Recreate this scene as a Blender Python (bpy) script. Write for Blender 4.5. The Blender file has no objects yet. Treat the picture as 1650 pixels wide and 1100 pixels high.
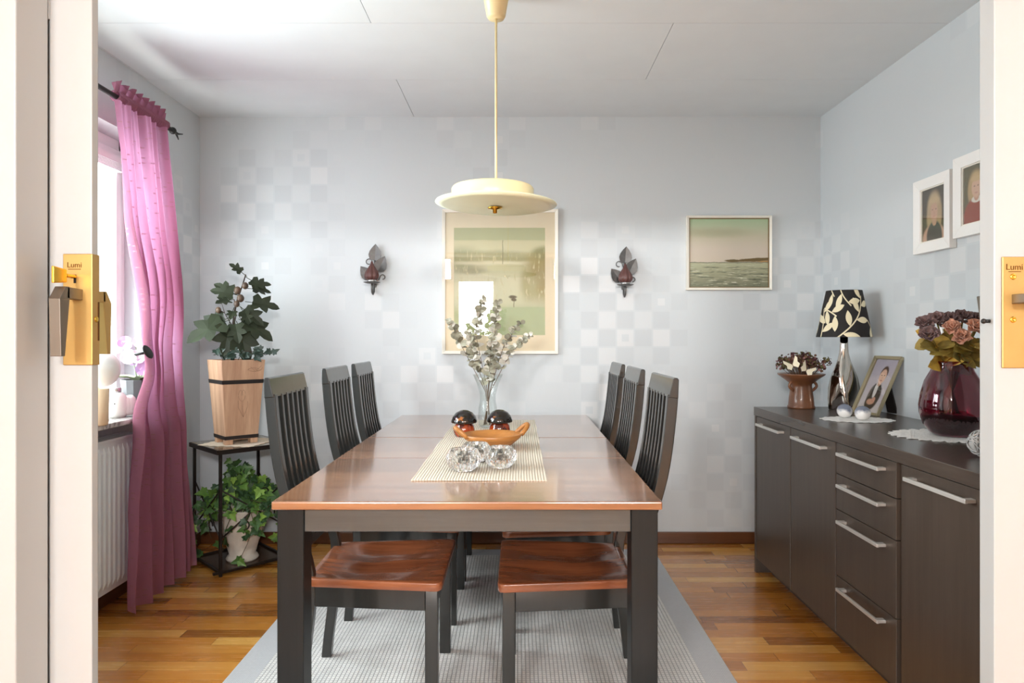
import bpy, bmesh, math, random
from mathutils import Vector, Matrix, Euler
PI = math.pi
R = math.radians
SC = bpy.context.scene
COL = SC.collection

# ------------------------------------------------------------------ camera, world, lights
HC = 1.16                      # eye height
cam_d = bpy.data.cameras.new('camera'); cam = bpy.data.objects.new('camera', cam_d); COL.objects.link(cam)
cam.location = (0, 0, HC); cam.rotation_euler = (R(90), 0, 0)
cam_d.sensor_width = 36; cam_d.lens = 36 * 1100 / 1650
cam_d.shift_x = -11 / 1650; cam_d.shift_y = -7 / 1650
cam_d.clip_start = 0.02
SC.camera = cam
vs = SC.view_settings
vs.view_transform = 'Standard'; vs.look = 'None'; vs.gamma = 1; vs.use_curve_mapping = False
vs.exposure = 0.0
SC.cycles.max_bounces = 14; SC.cycles.diffuse_bounces = 6; SC.cycles.transparent_max_bounces = 16
SC.cycles.transmission_bounces = 10
SC.cycles.caustics_refractive = False; SC.cycles.caustics_reflective = False

w = bpy.data.worlds.new('world'); SC.world = w; w.use_nodes = True
bgn = w.node_tree.nodes['Background']
bgn.inputs['Color'].default_value = (0.88, 0.97, 1.0, 1); bgn.inputs['Strength'].default_value = 6.0

def area(name, loc, rot, sx, sy, watts, col=(1, 1, 1), spread=None):
    d = bpy.data.lights.new(name, 'AREA'); d.shape = 'RECTANGLE'; d.size = sx; d.size_y = sy
    d.energy = watts; d.color = col
    if spread: d.spread = R(spread)
    o = bpy.data.objects.new(name, d); COL.objects.link(o); o.location = loc; o.rotation_euler = rot
    return o
# daylight through the dining room window (sits outside the glass), the hall window and two added fill lights high on the hall wall
area('window_daylight', (-2.12, 2.42, 1.50), (0, R(-90), 0), 1.2, 1.7, 98, (0.87, 0.98, 1.0))
area('hall_window_daylight', (-0.67, -3.12, 1.62), (R(90), 0, 0), 0.55, 0.9, 40, (1.0, 0.99, 0.96))
area('hall_fill_light', (0.80, -2.80, 2.20), (R(72), 0, 0), 0.5, 0.3, 128, (1.0, 0.99, 0.99))
area('hall_fill_light', (-1.30, -2.80, 2.20), (R(72), 0, 0), 0.5, 0.3, 108, (1.0, 0.99, 0.99))

# ------------------------------------------------------------------ colour / material helpers
def lin(c):
    f = lambda v: v / 12.92 if v <= 0.04045 else ((v + 0.055) / 1.055) ** 2.4
    return tuple(f(v / 255) for v in c[:3]) + (1,)

class NT:
    def __init__(s, m):
        s.t = m.node_tree; s.n = s.t.nodes; s.l = s.t.links
    def node(s, typ, **kw):
        x = s.n.new(typ)
        for k, v in kw.items(): setattr(x, k, v)
        return x
    def put(s, sock, v):
        if isinstance(v, bpy.types.NodeSocket): s.l.new(v, sock)
        elif v is not None: sock.default_value = v
    def math(s, op, a, b=None, c=None):
        x = s.node('ShaderNodeMath', operation=op)
        for i, v in enumerate((a, b, c)):
            if v is not None: s.put(x.inputs[i], v)
        return x.outputs[0]
    def vmath(s, op, a, b=None):
        x = s.node('ShaderNodeVectorMath', operation=op)
        s.put(x.inputs[0], a)
        if b is not None: s.put(x.inputs[1], b)
        return x.outputs['Value'] if op == 'LENGTH' else x.outputs[0]
    def mix(s, fac, a, b):
        x = s.node('ShaderNodeMix', data_type='RGBA')
        s.put(x.inputs[0], fac); s.put(x.inputs[6], a); s.put(x.inputs[7], b)
        return x.outputs[2]
    def ramp(s, fac, stops, mode='LINEAR'):
        x = s.node('ShaderNodeValToRGB'); cr = x.color_ramp; cr.interpolation = mode
        while len(cr.elements) < len(stops): cr.elements.new(0.5)
        for e, (p, c) in zip(cr.elements, stops): e.position = p; e.color = c
        s.put(x.inputs[0], fac); return x.outputs[0]
    def noise(s, vec, scale, detail=3, rough=0.5, out='Fac'):
        x = s.node('ShaderNodeTexNoise'); s.put(x.inputs['Vector'], vec)
        x.inputs['Scale'].default_value = scale; x.inputs['Detail'].default_value = detail
        x.inputs['Roughness'].default_value = rough
        return x.outputs[out]
    def white(s, vec):
        x = s.node('ShaderNodeTexWhiteNoise', noise_dimensions='3D'); s.put(x.inputs['Vector'], vec); return x.outputs['Value']
    def maprange(s, v, a, b, c, d, smooth=False):
        x = s.node('ShaderNodeMapRange')
        if smooth: x.interpolation_type = 'SMOOTHSTEP'
        s.put(x.inputs[0], v)
        for i, q in enumerate((a, b, c, d)): s.put(x.inputs[i + 1], q)
        return x.outputs[0]
    def comb(s, x, y, z):
        n = s.node('ShaderNodeCombineXYZ')
        for i, v in enumerate((x, y, z)): s.put(n.inputs[i], v)
        return n.outputs[0]
    def sep(s, v):
        n = s.node('ShaderNodeSeparateXYZ'); s.put(n.inputs[0], v); return n.outputs
    def coord(s, k='Object'): return s.node('ShaderNodeTexCoord').outputs[k]
    def bump(s, h, strength, dist=0.01):
        n = s.node('ShaderNodeBump'); n.inputs['Strength'].default_value = strength
        n.inputs['Distance'].default_value = dist; s.put(n.inputs['Height'], h); return n.outputs[0]

def mat(name, col=(200, 200, 200), rough=0.5, metal=0.0, spec=0.5, var=0.06, vscale=6.0, bump=0.0, bscale=60, coat=0.0, trans=0.0, ior=1.45, sheen=0.0, sub=None):
    """plain principled surface with a little noise in the colour"""
    m = bpy.data.materials.new(name); m.use_nodes = True; t = NT(m)
    b = t.n['Principled BSDF']; c = lin(col)
    co = t.coord()
    if var:
        f = t.noise(co, vscale, 4)
        lo = tuple(max(0, v * (1 - var * 2)) for v in c[:3]) + (1,); hi = tuple(min(1, v * (1 + var * 2)) for v in c[:3]) + (1,)
        t.put(b.inputs['Base Color'], t.ramp(f, [(0.25, lo), (0.75, hi)]))
    else: b.inputs['Base Color'].default_value = c
    b.inputs['Roughness'].default_value = rough; b.inputs['Metallic'].default_value = metal
    b.inputs['Specular IOR Level'].default_value = spec; b.inputs['IOR'].default_value = ior
    b.inputs['Transmission Weight'].default_value = trans; b.inputs['Coat Weight'].default_value = coat
    b.inputs['Sheen Weight'].default_value = sheen
    if bump: t.put(b.inputs['Normal'], t.bump(t.noise(co, bscale, 3), bump))
    return m

def wood(name, c1, c2, axis='X', scale=1.0, rough=0.3, coat=0.0, bump=0.05, boards=None, spec=0.5):
    m = bpy.data.materials.new(name); m.use_nodes = True; t = NT(m); b = t.n['Principled BSDF']
    co = t.coord()
    k = {'X': (1.2, 22, 22), 'Y': (22, 1.2, 22), 'Z': (22, 22, 1.2)}[axis]
    mp = t.node('ShaderNodeMapping'); t.put(mp.inputs[0], co); mp.inputs['Scale'].default_value = tuple(v * scale for v in k)
    f = t.noise(mp.outputs[0], 1.0, 6, 0.6)
    mp2 = t.node('ShaderNodeMapping'); t.put(mp2.inputs[0], co); mp2.inputs['Scale'].default_value = tuple(v * scale * 5 for v in k)
    f2 = t.noise(mp2.outputs[0], 1.0, 3, 0.6)
    ff = t.math('ADD', t.math('MULTIPLY', f, 0.75), t.math('MULTIPLY', f2, 0.25))
    fb = ff
    if boards:
        s = t.sep(co); i = {'X': 1, 'Y': 0, 'Z': 0}[axis]
        r = t.white(t.comb(t.math('FLOOR', t.math('DIVIDE', s[i], boards)), 0.5, 3.5))
        ff = t.math('ADD', ff, t.math('MULTIPLY', t.math('SUBTRACT', r, 0.5), 0.3))
    t.put(b.inputs['Base Color'], t.ramp(ff, [(0.28, lin(c1)), (0.72, lin(c2))]))
    b.inputs['Roughness'].default_value = rough; b.inputs['Specular IOR Level'].default_value = spec
    b.inputs['Coat Weight'].default_value = coat; b.inputs['Coat Roughness'].default_value = 0.12; b.inputs['Coat IOR'].default_value = 1.65
    if bump: t.put(b.inputs['Normal'], t.bump(fb, bump, 0.004))
    return m

def glassy(name, col=(255, 255, 255), rough=0.0, ior=1.45):
    m = mat(name, col, rough, var=0, trans=1.0, ior=ior)
    return m

def pane_mat(name, refl=1.0, tint=(1, 1, 1, 1)):
    """thin flat glass: lets light straight through, mirrors by fresnel"""
    m = bpy.data.materials.new(name); m.use_nodes = True; t = NT(m)
    t.n.remove(t.n['Principled BSDF'])
    tr = t.node('ShaderNodeBsdfTransparent'); tr.inputs[0].default_value = tint
    gl = t.node('ShaderNodeBsdfGlossy'); gl.inputs['Roughness'].default_value = 0.01
    fr = t.node('ShaderNodeFresnel'); t.put(fr.inputs[0], t.maprange(t.node('ShaderNodeNewGeometry').outputs['Backfacing'], 0, 1, 1.52, 1 / 1.52))
    mx = t.node('ShaderNodeMixShader'); t.put(mx.inputs[0], t.math('MULTIPLY', fr.outputs[0], refl))
    t.l.new(tr.outputs[0], mx.inputs[1]); t.l.new(gl.outputs[0], mx.inputs[2])
    t.l.new(mx.outputs[0], t.n['Material Output'].inputs[0]); return m

def paint(name, base, ops, rough=0.5, noise=0.0, nscale=(4, 4), spec=0.3, metal_op=None):
    """flat picture: vertical gradient stops + soft ellipses / boxes in UV space"""
    m = bpy.data.materials.new(name); m.use_nodes = True; t = NT(m); b = t.n['Principled BSDF']
    uv = t.coord('UV'); wuv = uv
    if noise:
        mp = t.node('ShaderNodeMapping'); t.put(mp.inputs[0], uv); mp.inputs['Scale'].default_value = (nscale[0], nscale[1], 1)
        nz = t.noise(mp.outputs[0], 1.0, 5, 0.6, out='Color')
        wuv = t.vmath('ADD', uv, t.vmath('MULTIPLY', t.vmath('SUBTRACT', nz, (0.5, 0.5, 0.5)), (noise, noise, 0)))
    if isinstance(base, list):
        cur = t.ramp(t.sep(wuv)[1], [(p, lin(c)) for p, c in base])
    else:
        cur = lin(base)
    for op in ops:
        kind = op[0]
        if kind == 'e':      # ellipse cx cy rx ry angle colour soft
            _, cx, cy, rx, ry, ang, c, soft = op
            v = t.vmath('SUBTRACT', wuv, (cx, cy, 0))
            if ang:
                vr = t.node('ShaderNodeVectorRotate', rotation_type='Z_AXIS'); t.put(vr.inputs['Vector'], v)
                vr.inputs['Angle'].default_value = -R(ang); v = vr.outputs[0]
            d = t.vmath('LENGTH', t.vmath('MULTIPLY', v, (1 / rx, 1 / ry, 0)))
            f = t.maprange(d, 1 - soft, 1 + soft, 1, 0, True)
        elif kind == 'b':    # box x0 x1 y0 y1 colour soft
            _, x0, x1, y0, y1, c, soft = op
            s = t.sep(wuv)
            dx = t.math('SUBTRACT', t.math('ABSOLUTE', t.math('SUBTRACT', s[0], (x0 + x1) / 2)), (x1 - x0) / 2)
            dy = t.math('SUBTRACT', t.math('ABSOLUTE', t.math('SUBTRACT', s[1], (y0 + y1) / 2)), (y1 - y0) / 2)
            f = t.maprange(t.math('MAXIMUM', dx, dy), -soft, soft, 1, 0, True)
        elif kind == 'w':    # streaks between y0 and y1
            _, y0, y1, sx, sy, c, lo, hi = op
            mp = t.node('ShaderNodeMapping'); t.put(mp.inputs[0], uv); mp.inputs['Scale'].default_value = (sx, sy, 1)
            nn = t.noise(mp.outputs[0], 1.0, 4, 0.6)
            s = t.sep(uv)
            inside = t.math('MULTIPLY', t.math('GREATER_THAN', s[1], y0), t.math('LESS_THAN', s[1], y1))
            f = t.math('MULTIPLY', t.maprange(nn, lo, hi, 0, 1, True), inside)
        elif kind == 'ring':
            _, cx, cy, r, wd, asp, c = op
            v = t.vmath('MULTIPLY', t.vmath('SUBTRACT', wuv, (cx, cy, 0)), (1, asp, 0))
            d = t.math('ABSOLUTE', t.math('SUBTRACT', t.vmath('LENGTH', v), r))
            f = t.math('LESS_THAN', d, wd)
        cur = t.mix(f, cur, lin(c))
    t.put(b.inputs['Base Color'], cur); b.inputs['Roughness'].default_value = rough
    b.inputs['Specular IOR Level'].default_value = spec
    return m

# ------------------------------------------------------------------ mesh helpers
class MB:
    def __init__(s): s.bm = bmesh.new(); s.uv = s.bm.loops.layers.uv.new('UVMap'); s.mi = 0
    def face(s, vs_, uvs=None):
        try: f = s.bm.faces.new(vs_)
        except ValueError: return None
        f.material_index = s.mi
        if uvs:
            for l, q in zip(f.loops, uvs): l[s.uv].uv = q
        return f
    def v(s, p): return s.bm.verts.new(p)
    def box(s, x0, x1, y0, y1, z0, z1, M=None):
        P = [(x0, y0, z0), (x1, y0, z0), (x1, y1, z0), (x0, y1, z0), (x0, y0, z1), (x1, y0, z1), (x1, y1, z1), (x0, y1, z1)]
        V = [s.v(M @ Vector(p) if M else p) for p in P]
        for f in ((3, 2, 1, 0), (4, 5, 6, 7), (0, 1, 5, 4), (1, 2, 6, 5), (2, 3, 7, 6), (3, 0, 4, 7)): s.face([V[i] for i in f])
        return s
    def hull8(s, P):
        V = [s.v(p) for p in P]
        for f in ((3, 2, 1, 0), (4, 5, 6, 7), (0, 1, 5, 4), (1, 2, 6, 5), (2, 3, 7, 6), (3, 0, 4, 7)): s.face([V[i] for i in f])
        return s
    def frustum(s, c, b, t, z0, z1):
        """square frustum: half sizes b (x,y) at z0 and t at z1 around c"""
        cx, cy = c
        q = lambda h, z: [(cx - h[0], cy - h[1], z), (cx + h[0], cy - h[1], z), (cx + h[0], cy + h[1], z), (cx - h[0], cy + h[1], z)]
        return s.hull8(q(b, z0) + q(t, z1))
    def prism(s, pts, a, b, plane='XZ'):
        """polygon pts extruded from a to b along the axis not in plane"""
        mk = {'XZ': lambda p, d: (p[0], d, p[1]), 'YZ': lambda p, d: (d, p[0], p[1]), 'XY': lambda p, d: (p[0], p[1], d)}[plane]
        A = [s.v(mk(p, a)) for p in pts]; B = [s.v(mk(p, b)) for p in pts]
        n = len(pts); s.face(A[::-1]); s.face(B)
        for i in range(n): s.face([A[i], A[(i + 1) % n], B[(i + 1) % n], B[i]])
        return s
    def lathe(s, prof, n=32, c=(0, 0, 0), M=None, wob=None, caps=True):
        """prof: list of (r,z); wob(angle, r, z)->r"""
        rings = []
        for r, z in prof:
            ring = []
            for k in range(n):
                a = 2 * PI * k / n; rr = wob(a, r, z) if wob else r
                p = Vector((c[0] + rr * math.cos(a), c[1] + rr * math.sin(a), c[2] + z))
                ring.append(s.v(M @ p if M else p))
            rings.append(ring)
        vv = [i / (len(prof) - 1) for i in range(len(prof))]
        for i in range(len(prof) - 1):
            for k in range(n):
                j = (k + 1) % n
                s.face([rings[i][k], rings[i][j], rings[i + 1][j], rings[i + 1][k]],
                       [(k / n, vv[i]), ((k + 1) / n, vv[i]), ((k + 1) / n, vv[i + 1]), (k / n, vv[i + 1])])
        if caps:
            if prof[0][0] > 1e-6: s.face(rings[0][::-1])
            if prof[-1][0] > 1e-6: s.face(rings[-1])
        return s
    def tube(s, pts, r, n=8, r2=None):
        pts = [Vector(p) for p in pts]; m = len(pts); rings = []
        up = Vector((0, 0, 1)); prev = None
        for i, p in enumerate(pts):
            d = (pts[min(i + 1, m - 1)] - pts[max(i - 1, 0)]).normalized()
            if prev is None:
                a = d.cross(up)
                if a.length < 1e-3: a = d.cross(Vector((1, 0, 0)))
            else: a = prev - d * prev.dot(d)
            a.normalize(); prev = a; b = d.cross(a)
            rr = r if r2 is None else r + (r2 - r) * i / (m - 1)
            rings.append([s.v(p + (a * math.cos(2 * PI * k / n) + b * math.sin(2 * PI * k / n)) * rr) for k in range(n)])
        for i in range(m - 1):
            for k in range(n):
                j = (k + 1) % n; s.face([rings[i][k], rings[i][j], rings[i + 1][j], rings[i + 1][k]])
        s.face(rings[0][::-1]); s.face(rings[-1]); return s
    def sphere(s, c, r, n=16, sq=(1, 1, 1)):
        c = Vector(c); rings = []
        top = s.v(c + Vector((0, 0, r * sq[2]))); bot = s.v(c - Vector((0, 0, r * sq[2])))
        for i in range(1, n // 2):
            th = PI * i / (n // 2)
            rings.append([s.v(c + Vector((r * sq[0] * math.sin(th) * math.cos(2 * PI * k / n), r * sq[1] * math.sin(th) * math.sin(2 * PI * k / n), r * sq[2] * math.cos(th)))) for k in range(n)])
        for k in range(n):
            j = (k + 1) % n
            s.face([top, rings[0][k], rings[0][j]]); s.face([bot, rings[-1][j], rings[-1][k]])
            for i in range(len(rings) - 1): s.face([rings[i][k], rings[i + 1][k], rings[i + 1][j], rings[i][j]])
        return s
    def grid(s, f, nu, nv, closed_u=False):
        V = [[s.v(f(i / nu, j / nv)) for j in range(nv + 1)] for i in range(nu + (0 if closed_u else 1))]
        m = len(V)
        for i in range(nu):
            a = V[i]; b = V[(i + 1) % m]
            for j in range(nv):
                s.face([a[j], b[j], b[j + 1], a[j + 1]], [(i / nu, j / nv), ((i + 1) / nu, j / nv), ((i + 1) / nu, (j + 1) / nv), (i / nu, (j + 1) / nv)])
        return s
    def quad(s, P, uvs=((0, 0), (1, 0), (1, 1), (0, 1))):
        s.face([s.v(p) for p in P], uvs); return s
    def leaf(s, outline, M, bend=0.0, fold=0.0):
        """outline in local XY (x along the width, y along the length); fan around the midrib"""
        def T(x, y):
            z = -bend * y * y + fold * abs(x)
            return M @ Vector((x, y, z))
        c = s.v(T(0, max(p[1] for p in outline) * 0.42))
        V = [s.v(T(x, y)) for x, y in outline]; n = len(V)
        for i in range(n): s.face([c, V[i], V[(i + 1) % n]])
        return s
    def build(s, name, m, parent=None, smooth=False, bevel=0.0, seg=2, solid=0.0, sub=0, weld=False, autosmooth=None):
        bmesh.ops.recalc_face_normals(s.bm, faces=s.bm.faces)
        me = bpy.data.meshes.new(name); s.bm.to_mesh(me); s.bm.free()
        for mm in (m if isinstance(m, (list, tuple)) else [m]): me.materials.append(mm)
        if smooth: me.polygons.foreach_set('use_smooth', [True] * len(me.polygons))
        o = bpy.data.objects.new(name, me); COL.objects.link(o)
        if parent: o.parent = parent
        if solid:
            md = o.modifiers.new('thick', 'SOLIDIFY'); md.thickness = solid; md.offset = 0
        if sub:
            md = o.modifiers.new('sub', 'SUBSURF'); md.levels = sub; md.render_levels = sub
        if bevel:
            md = o.modifiers.new('bev', 'BEVEL'); md.width = bevel; md.segments = seg; md.limit_method = 'ANGLE'; md.angle_limit = R(40); md.harden_normals = False
        return o

def tag(o, label, cat, group=None, kind=None):
    o['label'] = label; o['category'] = cat
    if group: o['group'] = group
    if kind: o['kind'] = kind
    return o
def thing(name, label, cat, loc, rz=0, group=None, rot=None):
    o = bpy.data.objects.new(name, None); COL.objects.link(o); o.empty_display_size = 0.05
    o.location = loc; o.rotation_euler = rot if rot else (0, 0, rz)
    return tag(o, label, cat, group)
def struct(o, label, cat):
    return tag(o, label, cat, kind='structure')
def kids(o): return [c for c in COL.objects if c.parent == o]
def dup(root, loc, rz, label, group=None):
    r = root.copy(); COL.objects.link(r); r.location = loc; r.rotation_euler[2] = rz; r['label'] = label
    if group: r['group'] = group
    for ch in kids(root):
        c = ch.copy(); COL.objects.link(c); c.parent = r
        for g in kids(ch):
            d = g.copy(); COL.objects.link(d); d.parent = c
    return r
def plabel(o, s): o['label'] = s; return o

def text_mesh(name, s, size, depth, m, parent, M):
    cu = bpy.data.curves.new(name, 'FONT'); cu.body = s; cu.size = size; cu.extrude = depth; cu.align_x = 'CENTER'
    tmp = bpy.data.objects.new(name + '_tmp', cu); COL.objects.link(tmp)
    dg = bpy.context.evaluated_depsgraph_get()
    me = bpy.data.meshes.new_from_object(tmp.evaluated_get(dg))
    bpy.data.objects.remove(tmp); me.materials.clear(); me.materials.append(m); me.transform(M)
    o = bpy.data.objects.new(name, me); COL.objects.link(o); o.parent = parent
    return o

# ------------------------------------------------------------------ room dimensions
XL, XR, YB, ZC = -1.797, 1.70, 3.846, 2.40
YH = -3.0                       # hall back wall
YD = 1.40                       # plane of the door leaves

# ------------------------------------------------------------------ setting materials
def wallpaper():
    m = bpy.data.materials.new('wallpaper'); m.use_nodes = True; t = NT(m); b = t.n['Principled BSDF']
    s = t.sep(t.coord())
    P = 0.1015
    u = t.math('DIVIDE', t.math('ADD', t.math('ADD', s[0], s[1]), 10.0 - YB + 0.007), P); v = t.math('DIVIDE', t.math('ADD', s[2], 0.012), P)
    iu = t.math('FLOOR', u); iv = t.math('FLOOR', v); fu = t.math('FRACT', u); fv = t.math('FRACT', v)
    cell = t.comb(iu, iv, 0.0)
    par = t.math('MODULO', t.math('ADD', iu, iv), 2.0)
    h = t.white(cell); h2 = t.white(t.comb(iu, iv, 7.3))
    cl = t.noise(t.comb(t.math('MULTIPLY', iu, 1.0), t.math('MULTIPLY', iv, 0.45), 2.2), 0.30, 2)
    clm = t.maprange(cl, 0.48, 0.62, 0.0, 1.0)
    d = t.math('MAXIMUM', t.math('ABSOLUTE', t.math('SUBTRACT', fu, 0.5)), t.math('ABSOLUTE', t.math('SUBTRACT', fv, 0.5)))
    big = t.math('LESS_THAN', d, 0.455)
    inner = t.math('LESS_THAN', d, 0.20)
    hasin = t.math('GREATER_THAN', h2, 0.72)
    only = t.math('MULTIPLY', hasin, t.math('LESS_THAN', h2, 0.86))
    shape = t.mix(hasin, big, t.mix(t.math('GREATER_THAN', h2, 0.86), inner, t.math('SUBTRACT', big, inner)))
    k = t.math('MULTIPLY', t.math('MULTIPLY', shape, par), t.math('MULTIPLY', clm, t.maprange(h, 0.12, 1.0, 0.0, 1.0)))
    fine = t.noise(t.vmath('MULTIPLY', t.coord(), (1, 1, 0.05)), 500, 2)
    base = t.mix(t.math('MULTIPLY', fine, 0.5), lin((202, 207, 209)), lin((209, 214, 216)))
    dk = t.math('MULTIPLY', t.math('MULTIPLY', t.math('SUBTRACT', 1.0, par), clm), t.math('MULTIPLY', big, 0.3))
    base = t.mix(dk, base, lin((189, 193, 196)))
    t.put(b.inputs['Base Color'], t.mix(t.math('MULTIPLY', k, 0.5), base, lin((226, 225, 224))))
    t.put(b.inputs['Roughness'], t.maprange(k, 0, 1, 0.62, 0.36))
    b.inputs['Specular IOR Level'].default_value = 0.35
    t.put(b.inputs['Normal'], t.bump(fine, 0.06, 0.002))
    return m
def parquet():
    m = bpy.data.materials.new('parquet'); m.use_nodes = True; t = NT(m); b = t.n['Principled BSDF']
    co = t.coord(); s = t.sep(co)
    W, L = 0.066, 0.46
    v = t.math('DIVIDE', s[1], W); row = t.math('FLOOR', v)
    off = t.math('MULTIPLY', t.white(t.comb(row, 3.1, 0.7)), 5.0)
    ln = t.math('ADD', t.math('MULTIPLY', t.white(t.comb(row, 9.1, 2.7)), 0.25), L)
    u = t.math('ADD', t.math('DIVIDE', s[0], ln), off); colm = t.math('FLOOR', u)
    r = t.white(t.comb(row, colm, 1.7))
    g = t.noise(t.comb(t.math('MULTIPLY', s[0], 5), t.math('MULTIPLY', s[1], 90), t.math('MULTIPLY', r, 30)), 1.0, 5, 0.6)
    val = t.math('ADD', t.math('MULTIPLY', r, 0.72), t.math('MULTIPLY', g, 0.36))
    c = t.ramp(val, [(0.10, lin((130, 74, 24))), (0.35, lin((178, 112, 42))), (0.65, lin((206, 136, 56))), (0.95, lin((232, 176, 92)))])
    fv = t.math('ABSOLUTE', t.math('SUBTRACT', t.math('FRACT', v), 0.5)); fu = t.math('ABSOLUTE', t.math('SUBTRACT', t.math('FRACT', u), 0.5))
    gap = t.math('MAXIMUM', t.math('GREATER_THAN', fv, 0.488), t.math('GREATER_THAN', fu, 0.4975))
    t.put(b.inputs['Base Color'], t.mix(t.math('MULTIPLY', gap, 0.55), c, lin((60, 30, 12))))
    t.put(b.inputs['Roughness'], t.maprange(g, 0.3, 0.7, 0.2, 0.3))
    b.inputs['Coat Weight'].default_value = 0.8; b.inputs['Coat Roughness'].default_value = 0.16; b.inputs['Coat IOR'].default_value = 1.6
    return m
M_wall = wallpaper(); M_floor = parquet()
M_ceil = mat('ceiling_paint', (221, 226, 228), 0.7, var=0.01, spec=0.2)
M_hall = mat('hall_paint', (226, 229, 230), 0.7, var=0.01)
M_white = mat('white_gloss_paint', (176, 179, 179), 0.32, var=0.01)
M_winwhite = mat('window_white_paint', (240, 236, 238), 0.35, var=0.01)
M_base = wood('skirting_wood', (74, 42, 24), (104, 62, 34), 'X', 1.0, 0.35)
M_pane = pane_mat('window_glass')
M_artglass = pane_mat('picture_glass', 1.5)
M_void = mat('dark_void', (28, 26, 24), 0.8)

# ------------------------------------------------------------------ setting
o = MB().box(-3.0, 3.0, YH - 0.1, YB + 0.25, -0.12, 0).build('floor', M_floor); struct(o, 'glossy orange brown strip parquet running across the dining room', 'floor')
mb = MB()                                     # ceiling of long boards with open joints
jy = [1.20, 1.52, 2.105, 2.696, 3.287, YB + 0.10]
for i in range(len(jy) - 1):
    offs = (-0.584, -1.19, -0.584, 0.611, -0.59)[i] if i < 5 else 0
    xs = [XL - 0.15] + [x for x in (offs + k * 1.2 + 1.2 for k in range(-3, 5, 2)) if XL - 0.1 < x < XR + 0.1] + [XR + 0.15]
    for a, b_ in zip(xs[:-1], xs[1:]):
        mb.box(a + 0.0013, b_ - 0.0013, jy[i] + 0.0013, jy[i + 1] - 0.0013, ZC, ZC + 0.02)
mb.box(XL - 0.2, XR + 0.2, 1.1, YB + 0.2, ZC + 0.016, ZC + 0.1)
o = mb.build('ceiling', M_ceil); struct(o, 'pale grey ceiling boards with thin joints', 'ceiling')
o = MB().box(-3.0, 3.0, YH - 0.1, 1.1, ZC, ZC + 0.1).build('ceiling', M_hall); struct(o, 'plain white ceiling of the hall in front of the doors', 'ceiling')
o = MB().box(XL - 0.22, XR + 0.2, YB, YB + 0.2, 0, ZC).build('wall_back', M_wall); struct(o, 'grey checked wallpaper wall behind the dining table', 'wall')
o = MB().box(XR, XR + 0.2, 1.5, YB, 0, ZC).build('wall_right', M_wall); struct(o, 'grey checked wallpaper wall behind the dark sideboard', 'wall')
WY0, WY1, WZ0, WZ1 = 1.60, 3.32, 0.79, 2.10   # window opening
mb = MB()
mb.box(XL - 0.22, XL, 1.2, WY0, 0, ZC); mb.box(XL - 0.22, XL, WY1, YB, 0, ZC)
mb.box(XL - 0.22, XL, WY0, WY1, 0, WZ0); mb.box(XL - 0.22, XL, WY0, WY1, WZ1, ZC)
o = mb.build('wall_left', M_wall); struct(o, 'grey wallpaper wall with the curtained window', 'wall')
# window set back in the wall
mb = MB(); xf0, xf1 = XL - 0.19, XL - 0.12
mb.box(xf0, xf1, WY0, WY1, WZ1 - 0.05, WZ1); mb.box(xf0, xf1, WY0, WY1, WZ0, WZ0 + 0.06)
mb.box(xf0, xf1, WY0, WY0 + 0.05, WZ0, WZ1); mb.box(xf0, xf1, WY1 - 0.05, WY1, WZ0, WZ1)
ym = 2.46; mb.box(xf0, xf1, ym - 0.04, ym + 0.04, WZ0, WZ1)
win = mb.build('window_1', M_winwhite, bevel=0.003); struct(win, 'white framed window behind the purple curtain', 'window')
for y0, y1 in ((WY0 + 0.05, ym - 0.04), (ym + 0.04, WY1 - 0.05)):
    mb = MB(); z0, z1 = WZ0 + 0.06, WZ1 - 0.05; a, b_ = xf0 + 0.02, xf1 + 0.015; s = 0.045
    mb.box(a, b_, y0 + 0.003, y1 - 0.003, z1 - s, z1 - 0.003); mb.box(a, b_, y0 + 0.003, y1 - 0.003, z0 + 0.003, z0 + s)
    mb.box(a, b_, y0 + 0.003, y0 + s, z0 + s, z1 - s); mb.box(a, b_, y1 - s, y1 - 0.003, z0 + s, z1 - s)
    sash = mb.build('sash', M_winwhite, win, bevel=0.004)
    MB().box(a + 0.02, a + 0.026, y0 + s, y1 - s, z0 + s, z1 - s).build('pane', M_pane, sash)
mb = MB().box(xf1 + 0.0165, xf1 + 0.045, ym + 0.05, WY1 - 0.075, WZ1 - 0.125, WZ1 - 0.095)
for k in range(6): mb.box(xf1 + 0.018, xf1 + 0.043, ym + 0.06, WY1 - 0.085, WZ1 - 0.131 - k * 0.006, WZ1 - 0.128 - k * 0.006)
mb.build('blind', M_winwhite, win)
# grey veined stone sill
def marble():
    m = bpy.data.materials.new('marble'); m.use_nodes = True; t = NT(m); b = t.n['Principled BSDF']; co = t.coord()
    n1 = t.noise(t.vmath('ADD', co, t.vmath('MULTIPLY', t.noise(co, 5, 4, out='Color'), (0.3, 0.3, 0.3))), 9, 5)
    vein = t.math('ABSOLUTE', t.math('SUBTRACT', n1, 0.5))
    t.put(b.inputs['Base Color'], t.ramp(vein, [(0.0, lin((112, 108, 106))), (0.035, lin((190, 187, 184))), (0.12, lin((222, 220, 218)))]))
    b.inputs['Roughness'].default_value = 0.15; return m
M_marble = marble()
o = MB().box(XL - 0.118, XL + 0.147, WY0 - 0.03, 3.27, WZ0 + 0.0005, WZ0 + 0.022).build('window_sill', M_marble, bevel=0.004)
struct(o, 'pale marble window sill above the white radiator', 'window sill')
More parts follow.
